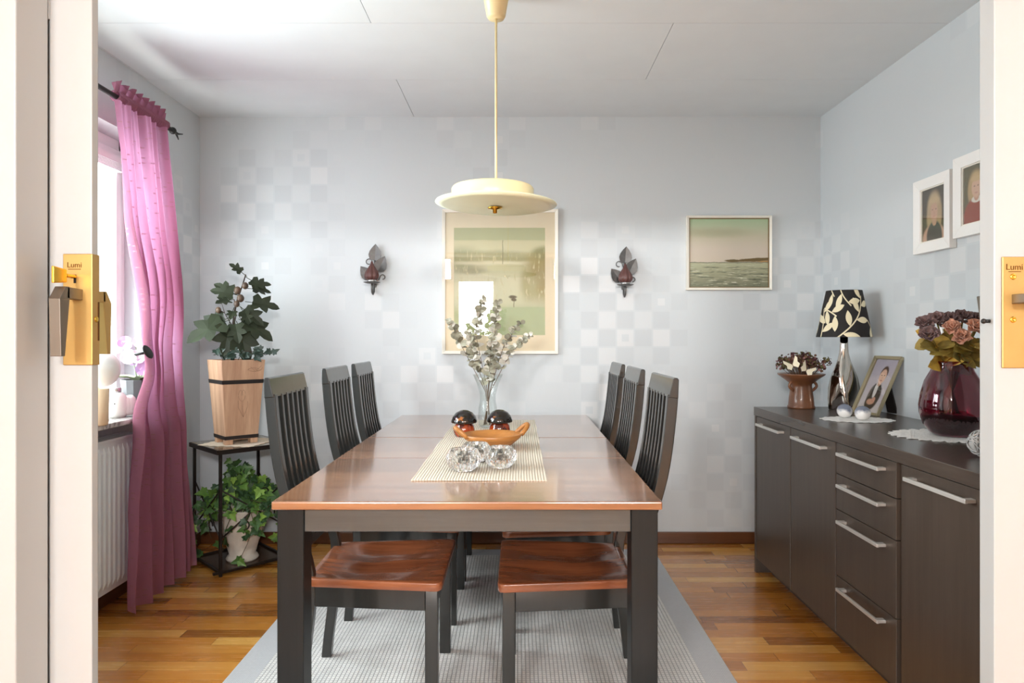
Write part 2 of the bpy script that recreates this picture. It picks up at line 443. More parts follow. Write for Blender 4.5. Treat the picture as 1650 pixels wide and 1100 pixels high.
# skirting boards
o = MB().box(XL, XR, YB - 0.016, YB, 0, 0.066).build('baseboard_back', M_base, bevel=0.005); struct(o, 'dark brown wooden skirting along the back wall', 'baseboard')
M_baseY = wood('skirting_wood_side', (74, 42, 24), (104, 62, 34), 'Y', 1.0, 0.35)
o = MB().box(XL, XL + 0.016, 1.25, YB - 0.016, 0, 0.066).build('baseboard_left', M_baseY, bevel=0.005); struct(o, 'dark brown wooden skirting under the window wall', 'baseboard')
o = MB().box(XR - 0.016, XR, 1.55, YB - 0.016, 0, 0.066).build('baseboard_right', M_baseY, bevel=0.005); struct(o, 'dark brown wooden skirting along the right wall', 'baseboard')

# hall around the camera
o = MB().box(-3.0, -0.962, 1.305, 1.396, 0, ZC).build('wall_front', M_white, bevel=0.003); struct(o, 'white wall end beside the left door leaf', 'wall')
o = MB().box(1.62, 3.0, YD, YD + 0.1, 0, ZC).build('wall_front_right', M_hall); struct(o, 'wall carrying the right door leaf', 'wall')
o = MB().box(-0.962, 1.62, 1.305, 1.5, 1.92, ZC).build('wall_lintel', M_hall); struct(o, 'wall above the double door opening', 'wall')
o = MB().box(-3.1, -3.0, YH, 1.2, 0, ZC).build('wall_hall_left', M_hall); struct(o, 'left wall of the hall', 'wall')
o = MB().box(3.0, 3.1, YH, 1.5, 0, ZC).build('wall_hall_right', M_hall); struct(o, 'right wall of the hall', 'wall')
hx0, hx1, hz0, hz1 = -1.0, -0.34, 1.12, 2.08
mb = MB(); mb.box(-3, hx0, YH - 0.1, YH, 0, ZC); mb.box(hx1, 3, YH - 0.1, YH, 0, ZC); mb.box(hx0, hx1, YH - 0.1, YH, 0, hz0); mb.box(hx0, hx1, YH - 0.1, YH, hz1, ZC)
for k, x in enumerate((0.80, -1.30)):  # added boxes backing the two unseen hall fill lights
    q = MB().box(x - 0.28, x + 0.28, YH + 0.001, YH + 0.10, 2.03, 2.37).build('fill_housing_%d' % (k + 1), M_white, bevel=0.01); struct(q, 'white box added behind an unseen hall fill light', 'light housing')
o = mb.build('wall_hall_back', M_hall); struct(o, 'hall wall behind the viewer with a window', 'wall')
mb = MB()
for a, b_ in ((hx0, hx0 + 0.06), (hx1 - 0.06, hx1)): mb.box(a, b_, YH - 0.09, YH - 0.02, hz0, hz1)
mb.box(hx0, hx1, YH - 0.09, YH - 0.02, hz0, hz0 + 0.05); mb.box(hx0, hx1, YH - 0.09, YH - 0.02, hz1 - 0.05, hz1)
o = mb.build('window_2', M_winwhite); struct(o, 'window of the hall, mirrored in the large picture', 'window')

# ------------------------------------------------------------------ door leaves
M_brass = mat('satin_brass', (196, 160, 98), 0.45, metal=0.8, var=0.03, vscale=12)
M_brassdk = mat('brass_stamp', (110, 70, 26), 0.5, metal=0.8, var=0)
M_lever = mat('grey_bronze', (124, 116, 106), 0.4, metal=0.9, var=0.03)
M_black = mat('black_iron', (30, 28, 27), 0.45, var=0.04, spec=0.4)
M_keygold = mat('polished_brass_key', (226, 178, 70), 0.22, metal=1.0, var=0.02)
M_dark = mat('slot_black', (18, 14, 10), 0.7, var=0)

def door_leaf(name, label, width, side, lip=0):
    """local x runs from the free edge (0) to the hinge side (+width*side); face at local y=0 looks to -y, thickness to +y"""
    T = 0.045; s = side
    dp = 0.034                                    # depth of the sunk field
    root = bpy.data.objects.new(name, None); COL.objects.link(root); struct(root, label, 'door')
    z0, z1 = 0.008, 1.912
    def bx(mb, a, b_, y0, y1, c, d):
        mb.box(min(a * s, b_ * s), max(a * s, b_ * s), y0, y1, c, d); return mb
    st = 0.087
    mb = MB(); bx(mb, 0, st, 0, lip if lip else T, z0, z1)
    if lip: bx(mb, 0.014, st, lip, T, z0, z1)
    mb.build('stile', M_white, root, bevel=0.002)
    mb = MB(); bx(mb, width - st, width, 0, T, z0, z1); mb.build('stile', M_white, root, bevel=0.002)
    mb = MB(); bx(mb, st, width - st, 0, T, z0, z0 + 0.16); mb.build('bottom_rail', M_white, root, bevel=0.002)
    mb = MB(); bx(mb, st, width - st, 0, T, z1 - 0.1, z1); mb.build('top_rail', M_white, root, bevel=0.002)
    mb = MB()                                     # sunk moulding and raised field
    def ramp(a0, a1, y0, y1): mb.hull8([(a0 * s, y0, z0 + .16), (a1 * s, y1, z0 + .16), (a1 * s, T - .008, z0 + .16), (a0 * s, T - .008, z0 + .16),
                                        (a0 * s, y0, z1 - .1), (a1 * s, y1, z1 - .1), (a1 * s, T - .008, z1 - .1), (a0 * s, T - .008, z1 - .1)])
    ramp(st, st + 0.008, 0.004, 0.008); ramp(st + 0.008, st + 0.062, 0.010, dp); ramp(width - st - 0.062, width - st, dp, 0.004)
    mb.build('moulding', M_white, root, bevel=0.001)
    mb = MB(); bx(mb, st + 0.062, width - st - 0.062, dp - 0.012, T - 0.006, z0 + .16, z1 - .1); mb.build('panel', M_white, root, bevel=0.004)
    return root

# left leaf stands ajar, free edge near the middle of the opening
XF = -0.6255 * YD
ld = door_leaf('door_1', 'white left door leaf with brass lock plate and key', 0.60, -1, 0.021)
ld.location = (XF, YD, 0)
PZ0, PZ1 = HC + (543 - 588) / 1100 * YD, HC + (543 - 409) / 1100 * YD
mb = MB(); mb.box(-0.057, 0.003, -0.004, 0.0, PZ0, PZ1); mb.box(0.0, 0.0035, -0.004, 0.021, PZ0, PZ1)
pl = mb.build('lock_plate', M_brass, ld, bevel=0.0015)
text_mesh('engraving', 'Lumi', 0.0155, 0.0004, M_brassdk, pl, Matrix.Translation((-0.033, -0.0043, PZ1 - 0.028)) @ Matrix.Rotation(R(90), 4, 'X'))
MB().box(-0.046, -0.020, -0.0044, -0.004, PZ1 - 0.0325, PZ1 - 0.031).build('engraving_line', M_brassdk, pl)
cz = HC + (543 - 475) / 1100 * YD
def lever(M, root, mt, sgn):
    """bent wedge lever: neck out of the plate, then straight down"""
    f = sgn
    def seg(A, B):                       # A, B: four corners each (x, y, z)
        mb.hull8([(x, -y * f, z) for x, y, z in A + B])
    mb = MB(); hx = -0.027 if sgn > 0 else -0.041; lx = hx
    w2 = 0.011
    seg([(hx - w2, 0, cz - .011), (hx + w2, 0, cz - .011), (hx + w2, 0, cz + .011), (hx - w2, 0, cz + .011)],
        [(lx - w2, .052, cz - .010), (lx + w2, .052, cz - .010), (lx + w2, .050, cz + .013), (lx - w2, .050, cz + .013)])
    seg([(lx - w2, .044, cz - .012), (lx + w2, .044, cz - .012), (lx + w2, .074, cz - .012), (lx - w2, .074, cz - .012)],
        [(lx - w2, .044, cz + .0135), (lx + w2, .044, cz + .0135), (lx + w2, .056, cz + .0135), (lx - w2, .056, cz + .0135)])
    seg([(lx - w2, .058, cz - .124), (lx + w2, .058, cz - .124), (lx + w2, .070, cz - .124), (lx - w2, .070, cz - .124)],
        [(lx - w2, .044, cz - .011), (lx + w2, .044, cz - .011), (lx + w2, .074, cz - .011), (lx - w2, .074, cz - .011)])
    return mb
plabel(lever(None, ld, M_lever, 1).build('handle', M_lever, ld, bevel=0.001), 'grey bronze lever hanging down on the near face')
mb = lever(None, ld, M_brass, -1); bmesh.ops.translate(mb.bm, verts=mb.bm.verts, vec=(0, 0.045, 0))
plabel(mb.build('handle', M_brass, ld, bevel=0.001), 'brass lever on the far face')
kz = HC + (543 - 446) / 1100 * YD
mb = MB(); mb.tube([(-0.032, -0.003, kz), (-0.032, -0.034, kz)], 0.004, 10)
mb.hull8([(-0.035, -0.032, kz - .014), (-0.029, -0.032, kz - .014), (-0.030, -0.070, kz - .018), (-0.036, -0.070, kz - .018), (-0.035, -0.032, kz + .012), (-0.029, -0.032, kz + .012), (-0.030, -0.070, kz + .016), (-0.036, -0.070, kz + .016)])
mb.build('key', M_keygold, ld, bevel=0.002)
MB().box(-0.0345, -0.0295, -0.0046, -0.004, kz - 0.013, kz + 0.004).build('keyhole', M_dark, ld)
mb = MB(); Mx = Matrix.Translation((0.0035, 0.010, HC + (543 - 514) / 1100 * YD)) @ Matrix.Rotation(R(90), 4, 'Y')
mb.lathe([(0.0065, 0), (0.0065, 0.001), (0.004, 0.0015), (0.0, 0.0012)], 16, M=Mx); mb.build('edge_screw', M_keygold, ld, smooth=True)
MB().box(0.0034, 0.0042, 0.014, 0.019, PZ0 + 0.05, PZ0 + 0.13).build('strike_slot', M_brassdk, ld)
# right leaf, closed, parallel to the wall
XFR = 766 / 1100 * YD
rd = door_leaf('door_2', 'white right door leaf with brass plate at the right edge of view', 0.62, 1)
rd.location = (XFR, YD, 0)
MB().box(0.014, 0.073, -0.004, 0.0, PZ0 - 0.006, PZ1 - 0.006).build('lock_plate', M_brass, rd, bevel=0.0015)
rpl = kids(rd)[-1]
text_mesh('engraving', 'Lumi', 0.018, 0.0004, M_brassdk, rpl, Matrix.Translation((0.0385, -0.0043, PZ1 - 0.033)) @ Matrix.Rotation(R(90), 4, 'X'))
MB().box(0.026, 0.052, -0.0044, -0.004, PZ1 - 0.0375, PZ1 - 0.036).build('engraving_line', M_brassdk, rpl)
mb = MB(); rz = HC + (543 - 482) / 1100 * YD
mb.hull8([(.033, 0, rz - .010), (.053, 0, rz - .010), (.053, -.05, rz - .009), (.033, -.05, rz - .009), (.033, 0, rz + .010), (.053, 0, rz + .010), (.053, -.05, rz + .010), (.033, -.05, rz + .010)])
mb.hull8([(.033, -.038, rz - .009), (.155, -.045, rz - .010), (.155, -.058, rz - .010), (.033, -.060, rz - .009), (.033, -.038, rz + .010), (.155, -.045, rz + .006), (.155, -.058, rz + .006), (.033, -.060, rz + .010)])
mb.build('handle', M_lever, rd, bevel=0.002)
for py in (446, 515):
    z = HC + (543 - py) / 1100 * YD; Mx = Matrix.Translation((0.036, -0.004, z)) @ Matrix.Rotation(R(90), 4, 'X')
    MB().lathe([(0.0065, 0), (0.006, 0.0012), (0.003, 0.0014), (0.0025, 0.0006), (0, 0.0006)], 16, M=Mx).build('plate_screw', M_keygold, rd, smooth=True)
z = HC + (543 - 517) / 1100 * YD
mb = MB(); mb.tube([(0.0, 0.014, z), (-0.012, 0.014, z)], 0.004, 10); mb.sphere((-0.012, 0.014, z), 0.0055, 10); mb.build('latch_bolt', M_black, rd, smooth=True)
mb = MB(); mb.hull8([(0.025, .045, rz - .008), (.05, .045, rz - .008), (.05, .09, rz - .06), (.03, .085, rz - .06), (.025, .045, rz + .012), (.05, .045, rz + .012), (.05, .105, rz + .012), (.03, .1, rz + .012)])
mb.build('handle', M_lever, rd, bevel=0.002)

# ------------------------------------------------------------------ rug
def weave(name, c1, c2, P, depth):
    m = bpy.data.materials.new(name); m.use_nodes = True; t = NT(m); b = t.n['Principled BSDF']
    s = t.sep(t.coord())
    fu = t.math('ABSOLUTE', t.math('SUBTRACT', t.math('FRACT', t.math('DIVIDE', s[0], P)), 0.5))
    fv = t.math('ABSOLUTE', t.math('SUBTRACT', t.math('FRACT', t.math('DIVIDE', s[1], P * 0.95)), 0.5))
    d = t.math('MAXIMUM', fu, t.math('MULTIPLY', fv, 1.0))
    fl = t.maprange(d, 0.30, 0.46, 1.0, 0.0, True)
    par = t.white(t.comb(t.math('FLOOR', t.math('DIVIDE', s[0], P)), t.math('FLOOR', t.math('DIVIDE', s[1], P * 0.95)), 0))
    th = t.noise(t.coord(), 260, 2)
    f = t.math('ADD', t.math('MULTIPLY', fl, 0.75), t.math('MULTIPLY', t.math('ADD', th, par), 0.14))
    t.put(b.inputs['Base Color'], t.ramp(f, [(0.05, lin(c1)), (0.9, lin(c2))]))
    b.inputs['Roughness'].default_value = 0.9; b.inputs['Specular IOR Level'].default_value = 0.15
    t.put(b.inputs['Normal'], t.bump(f, 0.9, depth)); return m
M_rug = weave('rug_weave', (180, 180, 178), (236, 235, 232), 0.0140, 0.004)
M_rugb = weave('rug_border_weave', (182, 184, 187), (212, 213, 215), 0.006, 0.0015)
rug = thing('woven_rug', 'pale grey basket weave rug with plain grey border under the dining table', 'rug', (-0.13, 2.45, 0))
RW, RL, bd = 0.86, 1.26, 0.105
MB().box(-RW + bd, RW - bd, -RL + bd, RL - bd, 0.0005, 0.009).build('rug_field', M_rug, rug)
mb = MB(); mb.box(-RW, -RW + bd, -RL, RL, 0.0005, 0.008); mb.box(RW - bd, RW, -RL, RL, 0.0005, 0.008)
mb.box(-RW + bd, RW - bd, -RL, -RL + bd, 0.0005, 0.008); mb.box(-RW + bd, RW - bd, RL - bd, RL, 0.0005, 0.008)
mb.build('rug_border', M_rugb, rug, bevel=0.002)
ZR = 0.009

# ------------------------------------------------------------------ dining table
M_top = wood('walnut_stained_top', (126, 82, 54), (180, 130, 94), 'X', 1.0, 0.24, coat=1.0, bump=0.02, boards=0.13)
M_blk = wood('black_stained_wood', (20, 22, 22), (30, 32, 32), 'Z', 1.5, 0.42, coat=0.05, bump=0.04, spec=0.22)
M_blkx = wood('black_stained_rail', (50, 54, 54), (68, 72, 72), 'X', 1.5, 0.34, coat=0.5, bump=0.04)
TX, TY0, TY1, TZ = -0.1353, 1.777, 3.765, 0.7316
TW = 0.5095
tb = thing('dining_table', 'long dining table with brown top, black legs and a middle extension leaf', 'table', (TX, TY0, ZR))
L_ = TY1 - TY0; tz = TZ - ZR
s1 = TY0 * 0.362; s2 = TY0 * 0.64
MB().box(-TW, TW, 0, s1 - 0.0008, tz - 0.022, tz).build('table_top', M_top, tb, bevel=0.004, seg=3)
MB().box(-TW, TW, s1 + 0.0008, s2 - 0.0008, tz - 0.022, tz - 0.0005).build('extension_leaf', M_top, tb, bevel=0.003, seg=3)
MB().box(-TW, TW, s2 + 0.0008, L_, tz - 0.022, tz).build('table_top', M_top, tb, bevel=0.004, seg=3)
az0, az1 = tz - 0.086, tz - 0.022
for x in (-1, 1):
    for y in (0.02, L_ - 0.092):
        xa = x * (TW - 0.008); xb = x * (TW - 0.078)
        MB().box(min(xa, xb), max(xa, xb), y, y + 0.072, 0, az1).build('leg', M_blk, tb, bevel=0.003)
    xa = x * (TW - 0.014); xb = x * (TW - 0.036)
    MB().box(min(xa, xb), max(xa, xb), 0.092, L_ - 0.092, az0, az1).build('side_apron', M_blkx, tb, bevel=0.002)
MB().box(-TW + 0.078, TW - 0.078, 0.028, 0.05, az0, az1).build('end_apron', M_blkx, tb, bevel=0.002)
MB().box(-TW + 0.078, TW - 0.078, L_ - 0.05, L_ - 0.028, az0, az1).build('end_apron', M_blkx, tb, bevel=0.002)

# ------------------------------------------------------------------ dining chairs
M_seat = wood('chair_seat_wood', (94, 48, 28), (150, 88, 54), 'X', 1.2, 0.26, coat=0.3, bump=0.02)
M_chair = wood('chair_black_wood', (19, 19, 17), (29, 29, 26), 'Z', 1.6, 0.42, coat=0.7, bump=0.03, spec=0.3)
def post_x(z):
    K = [(0.0, 0.462), (0.2, 0.436), (0.34, 0.420), (0.41, 0.424), (0.53, 0.458), (0.65, 0.503), (0.76, 0.527), (0.88, 0.541), (0.965, 0.549), (1.04, 0.553)]
    for (a, x), (b_, y) in zip(K[:-1], K[1:]):
        if z <= b_: f = (z - a) / (b_ - a); return x + (y - x) * f
    return K[-1][1]
def sm_post(z): return (post_x(max(0, z - 0.06)) + 2 * post_x(z) + post_x(min(1.04, z + 0.06))) / 4
def ribbon(mb, y0, y1, zs, d0, d1):
    """curved stick following the back curve: y0..y1 wide, from depth d0 in front to d1 behind the curve"""
    rings = []
    for z in zs:
        x = sm_post(z)
        rings.append([mb.v((x + d0, y0, z)), mb.v((x + d1, y0, z)), mb.v((x + d1, y1, z)), mb.v((x + d0, y1, z))])
    for a, b_ in zip(rings[:-1], rings[1:]):
        for k in range(4): mb.face([a[k], a[(k + 1) % 4], b_[(k + 1) % 4], b_[k]])
    mb.face(rings[0][::-1]); mb.face(rings[-1]); return mb
def make_chair(label):
    t = thing('dining_chair', label, 'chair', (0, 0, ZR), 0, 'dining chairs around the table')
    ST = 0.402; SDP = 0.43
    NU, NV = 22, 24                                   # scooped seat: local x 0 (front) .. 0.43, y -0.225..0.225
    def half(x): return 0.235 - 0.045 * max(0, x) / 0.43
    def top(x, y):
        h = half(x); e = min(1, (h - abs(y)) / 0.06, x / 0.05 if x < 0.2 else 1, (0.43 - x) / 0.05 if x > 0.2 else 1)
        e = max(0, e); e = e * e * (3 - 2 * e)
        dip = 0.013 * math.exp(-((abs(y) - 0.09) / 0.075) ** 2) * min(1, max(0, (x - 0.02) / 0.12)) * math.exp(-max(0, x - 0.26) / 0.12)
        dip += 0.008 * math.exp(-((x - 0.27) / 0.09) ** 2)
        return ST - dip * e
    mb = MB(); V = {}
    def rc(x, y):                                     # rounded corners
        h = half(x); r = 0.022
        return x, y * 1.0
    for i in range(NU + 1):
        for j in range(NV + 1):
            x = 0.43 * i / NU; h = half(x); y = -h + 2 * h * j / NV
            r = 0.025; xx, yy = x, y
            for cx, sgn in ((r, -1), (0.43 - r, 1)):
                if (x - cx) * sgn > 0 and abs(y) > h - r:
                    a = Vector((x - cx, abs(y) - (h - r))); m_ = max(abs(a.x), abs(a.y))
                    if a.length > 0: a = a * (m_ / a.length); xx = cx + a.x; yy = math.copysign(h - r + a.y, y)
            V[i, j] = (mb.v((xx, yy, top(x, y))), mb.v((xx, yy, ST - 0.027)))
    for i in range(NU):
        for j in range(NV):
            mb.face([V[i, j][0], V[i + 1, j][0], V[i + 1, j + 1][0], V[i, j + 1][0]])
            mb.face([V[i, j][1], V[i, j + 1][1], V[i + 1, j + 1][1], V[i + 1, j][1]])
    for i in range(NU):
        for j in (0, NV): mb.face([V[i, j][0], V[i + 1, j][0], V[i + 1, j][1], V[i, j][1]])
    for j in range(NV):
        for i in (0, NU): mb.face([V[i, j][0], V[i, j + 1][0], V[i, j + 1][1], V[i, j][1]])
    plabel(mb.build('seat', M_seat, t, smooth=True, bevel=0.004), 'scooped brown wooden seat')
    for y in (-0.212, 0.174):
        MB().box(0.014, 0.054, y, y + 0.038, 0, ST - 0.027).build('leg', M_chair, t, bevel=0.003)
    mb = MB()
    za = ST - 0.096
    mb.box(0.022, 0.042, -0.174, 0.174, za, ST - 0.027); mb.box(0.395, 0.412, -0.165, 0.165, za, ST - 0.027)
    for s in (-1, 1): mb.hull8([(0.054, s * 0.203, za), (0.405, s * 0.170, za), (0.405, s * 0.152, za), (0.054, s * 0.185, za), (0.054, s * 0.203, ST - .027), (0.405, s * 0.170, ST - .027), (0.405, s * 0.152, ST - .027), (0.054, s * 0.185, ST - .027)])
    mb.build('seat_frame', M_chair, t, bevel=0.002)
    zs = [i / 26 * 0.972 for i in range(27)]
    for y in (-0.170, 0.142):
        ribbon(MB(), y, y + 0.028, zs, -0.019, 0.015).build('back_post', M_chair, t, bevel=0.003)
    # head rail: wedge profile, thick at the bottom edge in front
    x0 = sm_post(0.96)
    pr = [(x0 - 0.016, 0.962), (x0 + 0.014, 0.960), (x0 + 0.016, 1.018), (x0 + 0.012, 1.024), (x0 + 0.002, 1.024), (x0 - 0.002, 1.020)]
    MB().prism(pr, -0.175, 0.175, 'XZ').build('head_rail', M_chair, t, bevel=0.0025)
    xl = sm_post(0.50)
    MB().box(xl - 0.012, xl + 0.012, -0.142, 0.142, 0.475, 0.515).build('lower_rail', M_chair, t, bevel=0.003)
    zs2 = [0.505 + i / 16 * 0.464 for i in range(17)]
    for k in range(5):
        y = -0.145 + 0.290 * (k + 1) / 6
        ribbon(MB(), y - 0.008, y + 0.008, zs2, -0.018, 0.015).build('slat', M_chair, t, bevel=0.002)
    return t
# chairs on the left face +X: local x (front to back) must point to -X
spots = [(-0.235, 2.31, 180, 'black slat back chair nearest the doors on the window side of the table'),
         (-0.235, 2.935, 180, 'black slat back chair in the middle of the window side of the table'),
         (-0.235, 3.425, 180, 'black slat back chair farthest back on the window side of the table'),
         (-0.065, 2.30, 0, 'black slat back chair nearest the doors on the sideboard side of the table'),
         (-0.065, 2.865, 0, 'black slat back chair in the middle of the sideboard side of the table'),
         (-0.065, 3.37, 0, 'black slat back chair farthest back on the sideboard side of the table')]
ch0 = None
for x, y, a, lab in spots:
    if ch0 is None: ch0 = make_chair(lab); ch0.location = (x, y, ZR); ch0.rotation_euler = (0, 0, R(a))
    else: dup(ch0, (x, y, ZR), R(a), lab)

# ------------------------------------------------------------------ sideboard
M_sb = wood('dark_brown_laminate', (66, 57, 50), (80, 70, 62), 'Z', 2.0, 0.34, bump=0.03)
M_sbt = wood('dark_brown_laminate_top', (68, 59, 53), (82, 73, 66), 'Y', 2.0, 0.25, bump=0.02)
M_alu = mat('brushed_aluminium', (214, 212, 207), 0.4, metal=0.55, var=0.02)
SX, SY0, SY1, SZ = 1.19, 1.665, 3.385, 0.815
sb = thing('sideboard', 'long dark brown sideboard with doors, drawers and silver bar handles', 'sideboard', (SX, SY0, 0))
SL = SY1 - SY0; SD = XR - 0.018 - SX
MB().box(0.002, SD, 0.02, SL - 0.02, 0.066, SZ - 0.042).build('carcass', M_sb, sb, bevel=0.002)
MB().box(0.05, SD - 0.02, 0.04, SL - 0.04, 0.0, 0.066).build('plinth', M_sb, sb)
MB().box(-0.022, SD, SL - 0.0195, SL, 0.0, SZ - 0.042).build('side_panel', M_sb, sb, bevel=0.001)
MB().box(-0.022, SD, 0, 0.0195, 0.0, SZ - 0.042).build('side_panel', M_sb, sb, bevel=0.001)
MB().box(-0.024, SD, -0.004, SL + 0.004, SZ - 0.0415, SZ).build('worktop', M_sbt, sb, bevel=0.002)
U = (SL - 0.039) / 4
def handle(parent, yc, z, ln=0.285):
    mb = MB(); x = -0.019
    mb.box(x - 0.030, x - 0.022, yc - ln / 2, yc + ln / 2, z - 0.006, z + 0.006)
    for s in (-1, 1): mb.box(x - 0.024, x + 0.001, yc + s * (ln / 2 - 0.012) - 0.011, yc + s * (ln / 2 - 0.012) + 0.011, z - 0.005, z + 0.005)
    plabel(mb.build('handle', M_alu, parent, bevel=0.0015), 'silver bar handle')
def front(kind, y0, y1, z0, z1, yc=None, ln=0.285):
    d = MB().box(-0.019, 0.0015, y0 + 0.002, y1 - 0.002, z0 + 0.0015, z1 - 0.0015).build(kind, M_sb, sb, bevel=0.0015)
    handle(d, (y0 + y1) / 2 if yc is None else yc, z1 - 0.033, ln)
yy = [0.0195 + k * U for k in range(5)]
front('door', yy[3], yy[4], 0.07, 0.772); front('door', yy[2], yy[3] - 0.004, 0.07, 0.772)
for z0, z1 in ((0.658, 0.772), (0.528, 0.658), (0.285, 0.528), (0.07, 0.285)): front('drawer', yy[1] + 0.012, yy[2] - 0.004, z0, z1)
front('door', yy[0], yy[1] - 0.012, 0.07, 0.772)

# ------------------------------------------------------------------ pendant lamp
M_cream = mat('cream_enamel', (238, 220, 172), 0.3, var=0.015)
M_creamg = mat('frosted_green_glass', (222, 226, 196), 0.35, var=0.02, spec=0.5)
lamp = thing('pendant_lamp', 'cream pendant lamp with drum and flat glass disc hanging over the table', 'pendant lamp', (-0.082, 2.46, ZC))
zd = 1.627 - ZC
MB().lathe([(0.0, 0.0), (0.052, 0.0), (0.052, -0.014), (0.046, -0.016), (0.034, -0.085), (0.028, -0.094), (0.0, -0.094)], 40).build('ceiling_cup', M_cream, lamp, smooth=True)
MB().tube([(0, 0, -0.09), (0, 0, zd + 0.02)], 0.0045, 12).build('rod', M_cream, lamp, smooth=True)
MB().lathe([(0.0, 0.062), (0.12, 0.062), (0.143, 0.056), (0.148, 0.048), (0.148, 0.004), (0.145, 0.004), (0.143, 0.045), (0.0, 0.056)], 64, c=(-0.012, 0, zd + 0.016)).build('drum', M_cream, lamp, smooth=True, bevel=0.002)
Mt = Matrix.Rotation(R(1.3), 4, 'Y') 
MB().lathe([(0.0, 0.012), (0.19, 0.012), (0.217, 0.016), (0.219, 0.012), (0.19, 0.004), (0.0, 0.002)], 72, M=Matrix.Translation((0, 0, zd)) @ Mt).build('glass_disc', M_creamg, lamp, smooth=True)
MB().lathe([(0.0, 0.002), (0.026, 0.0), (0.026, -0.004), (0.008, -0.008), (0.008, -0.020), (0.0, -0.022)], 24, c=(-0.004, 0, zd)).build('knob', M_keygold, lamp, smooth=True)

# ------------------------------------------------------------------ pictures
M_frw = mat('cream_white_frame', (232, 228, 216), 0.35, var=0.02)
M_mat = mat('cream_mount', (232, 216, 182), 0.8, var=0.01)
def picture(name, label, w_, h_, art, loc, rot, fw=0.02, depth=0.022, mount=None, m_mount=None, glass=True, m_frame=None, inner=None, group=None):
    """local: x width centred, z height centred, wall plane at y=0, front to -y"""
    t = thing(name, label, 'picture', loc, 0, group, rot); mf = m_frame or M_frw
    a, b_ = w_ / 2, h_ / 2; mb = MB()
    def bar(P): mb.hull8(P)
    y0, y1 = -0.001, -depth
    for (ax, az, bx, bz, cx, cz_, dx, dz) in ((-a, -b_, a, -b_, a - fw, -b_ + fw, -a + fw, -b_ + fw), (a, b_, -a, b_, -a + fw, b_ - fw, a - fw, b_ - fw),
                                              (-a, b_, -a, -b_, -a + fw, -b_ + fw, -a + fw, b_ - fw), (a, -b_, a, b_, a - fw, b_ - fw, a - fw, -b_ + fw)):
        bar([(ax, y0, az), (bx, y0, bz), (cx, y0, cz_), (dx, y0, dz), (ax, y1, az), (bx, y1, bz), (cx, y1 + 0.004, cz_), (dx, y1 + 0.004, dz)])
    mb.build('frame', mf, t, bevel=0.001)
    i, j = a - fw, b_ - fw
    if inner:
        mb = MB(); g = 0.005
        mb.box(-i, i, y1 + 0.009, y0, -j, -j + g); mb.box(-i, i, y1 + 0.009, y0, j - g, j); mb.box(-i, -i + g, y1 + 0.009, y0, -j + g, j - g); mb.box(i - g, i, y1 + 0.009, y0, -j + g, j - g)
        mb.build('inner_edge', inner, t)
        i -= g; j -= g
    if mount:
        ml, mr, mt_, mb_ = mount; yy_ = y1 + 0.012; mm = MB()
        mm.box(-i, -i + ml, yy_, y0, -j, j); mm.box(i - mr, i, yy_, y0, -j, j); mm.box(-i + ml, i - mr, yy_, y0, j - mt_, j); mm.box(-i + ml, i - mr, yy_, y0, -j, -j + mb_)
        mm.build('mount', m_mount, t)
        x0, x1, z0, z1 = -i + ml, i - mr, -j + mb_, j - mt_
    else: x0, x1, z0, z1 = -i, i, -j, j
    yp = y1 + 0.0135
    mb = MB(); mb.box(x0, x1, yp + 0.0002, y0, z0, z1); mb.mi = 0
    mb.quad([(x0, yp, z0), (x1, yp, z0), (x1, yp, z1), (x0, yp, z1)]); mb.build('print', art, t)
    if glass: MB().box(-i, i, y1 + 0.007, y1 + 0.009, -j, j).build('glass', M_artglass, t)
    return t
S = 286.0
art1 = paint('lake_print_with_reflection', [(0.0, (176, 182, 138)), (0.25, (182, 186, 146)), (0.30, (196, 196, 160)), (0.55, (206, 202, 166)), (0.66, (196, 190, 150)), (0.74, (206, 198, 156)), (0.86, (208, 200, 158)), (1.0, (178, 178, 130))],
             [('b', -0.1, 1.1, 0.885, 1.1, (182, 182, 136), 0.006),  # top band: room reflected in the glass, painted into the print
              ('e', 0.08, 0.70, 0.20, 0.10, 0, (150, 150, 108), 0.7), ('e', 0.42, 0.73, 0.32, 0.05, 0, (166, 162, 120), 0.7), ('e', 0.75, 0.71, 0.3, 0.05, 0, (160, 158, 116), 0.7),
              ('e', 0.18, 0.60, 0.16, 0.03, 0, (156, 152, 116), 0.6), ('e', 0.45, 0.67, 0.5, 0.018, 0, (212, 206, 170), 0.8),
              ('b', 0.5, 1.1, -0.1, 0.262, (170, 182, 138), 0.008), ('b', 0.0, 0.5, -0.1, 0.22, (170, 178, 130), 0.03),
              ('e', 0.97, 0.55, 0.19, 0.22, 0, (156, 142, 82), 0.45), ('e', 0.82, 0.46, 0.09, 0.13, 0, (166, 160, 112), 0.6), ('e', 0.98, 0.76, 0.12, 0.06, 0, (142, 138, 88), 0.5),
              ('w', 0.30, 0.80, 38, 9, (196, 190, 146), 0.56, 0.66),
              ('e', 0.645, 0.355, 0.045, 0.016, 0, (84, 78, 52), 0.3), ('e', 0.655, 0.33, 0.03, 0.014, 0, (84, 78, 52), 0.3), ('b', 0.655, 0.662, 0.262, 0.33, (110, 104, 76), 0.003), ('b', 0.532, 0.538, 0.66, 0.885, (120, 118, 84), 0.002)],  # dark bowl and thin line: pendant lamp reflection painted into the print
             0.7, noise=0.02, nscale=(9, 9))
picture('framed_print', 'large cream framed print of a misty lake behind the table', 186 / S, 232 / S, art1, ((806 - 836) / S, YB - 0.0005, HC + (543 - 454) / S), (0, 0, 0),
        0.018, 0.026, (0.048, 0.055, 0.085, 0.088), M_mat)
M_gold = mat('dull_gold_edge', (120, 96, 56), 0.45, var=0.05)
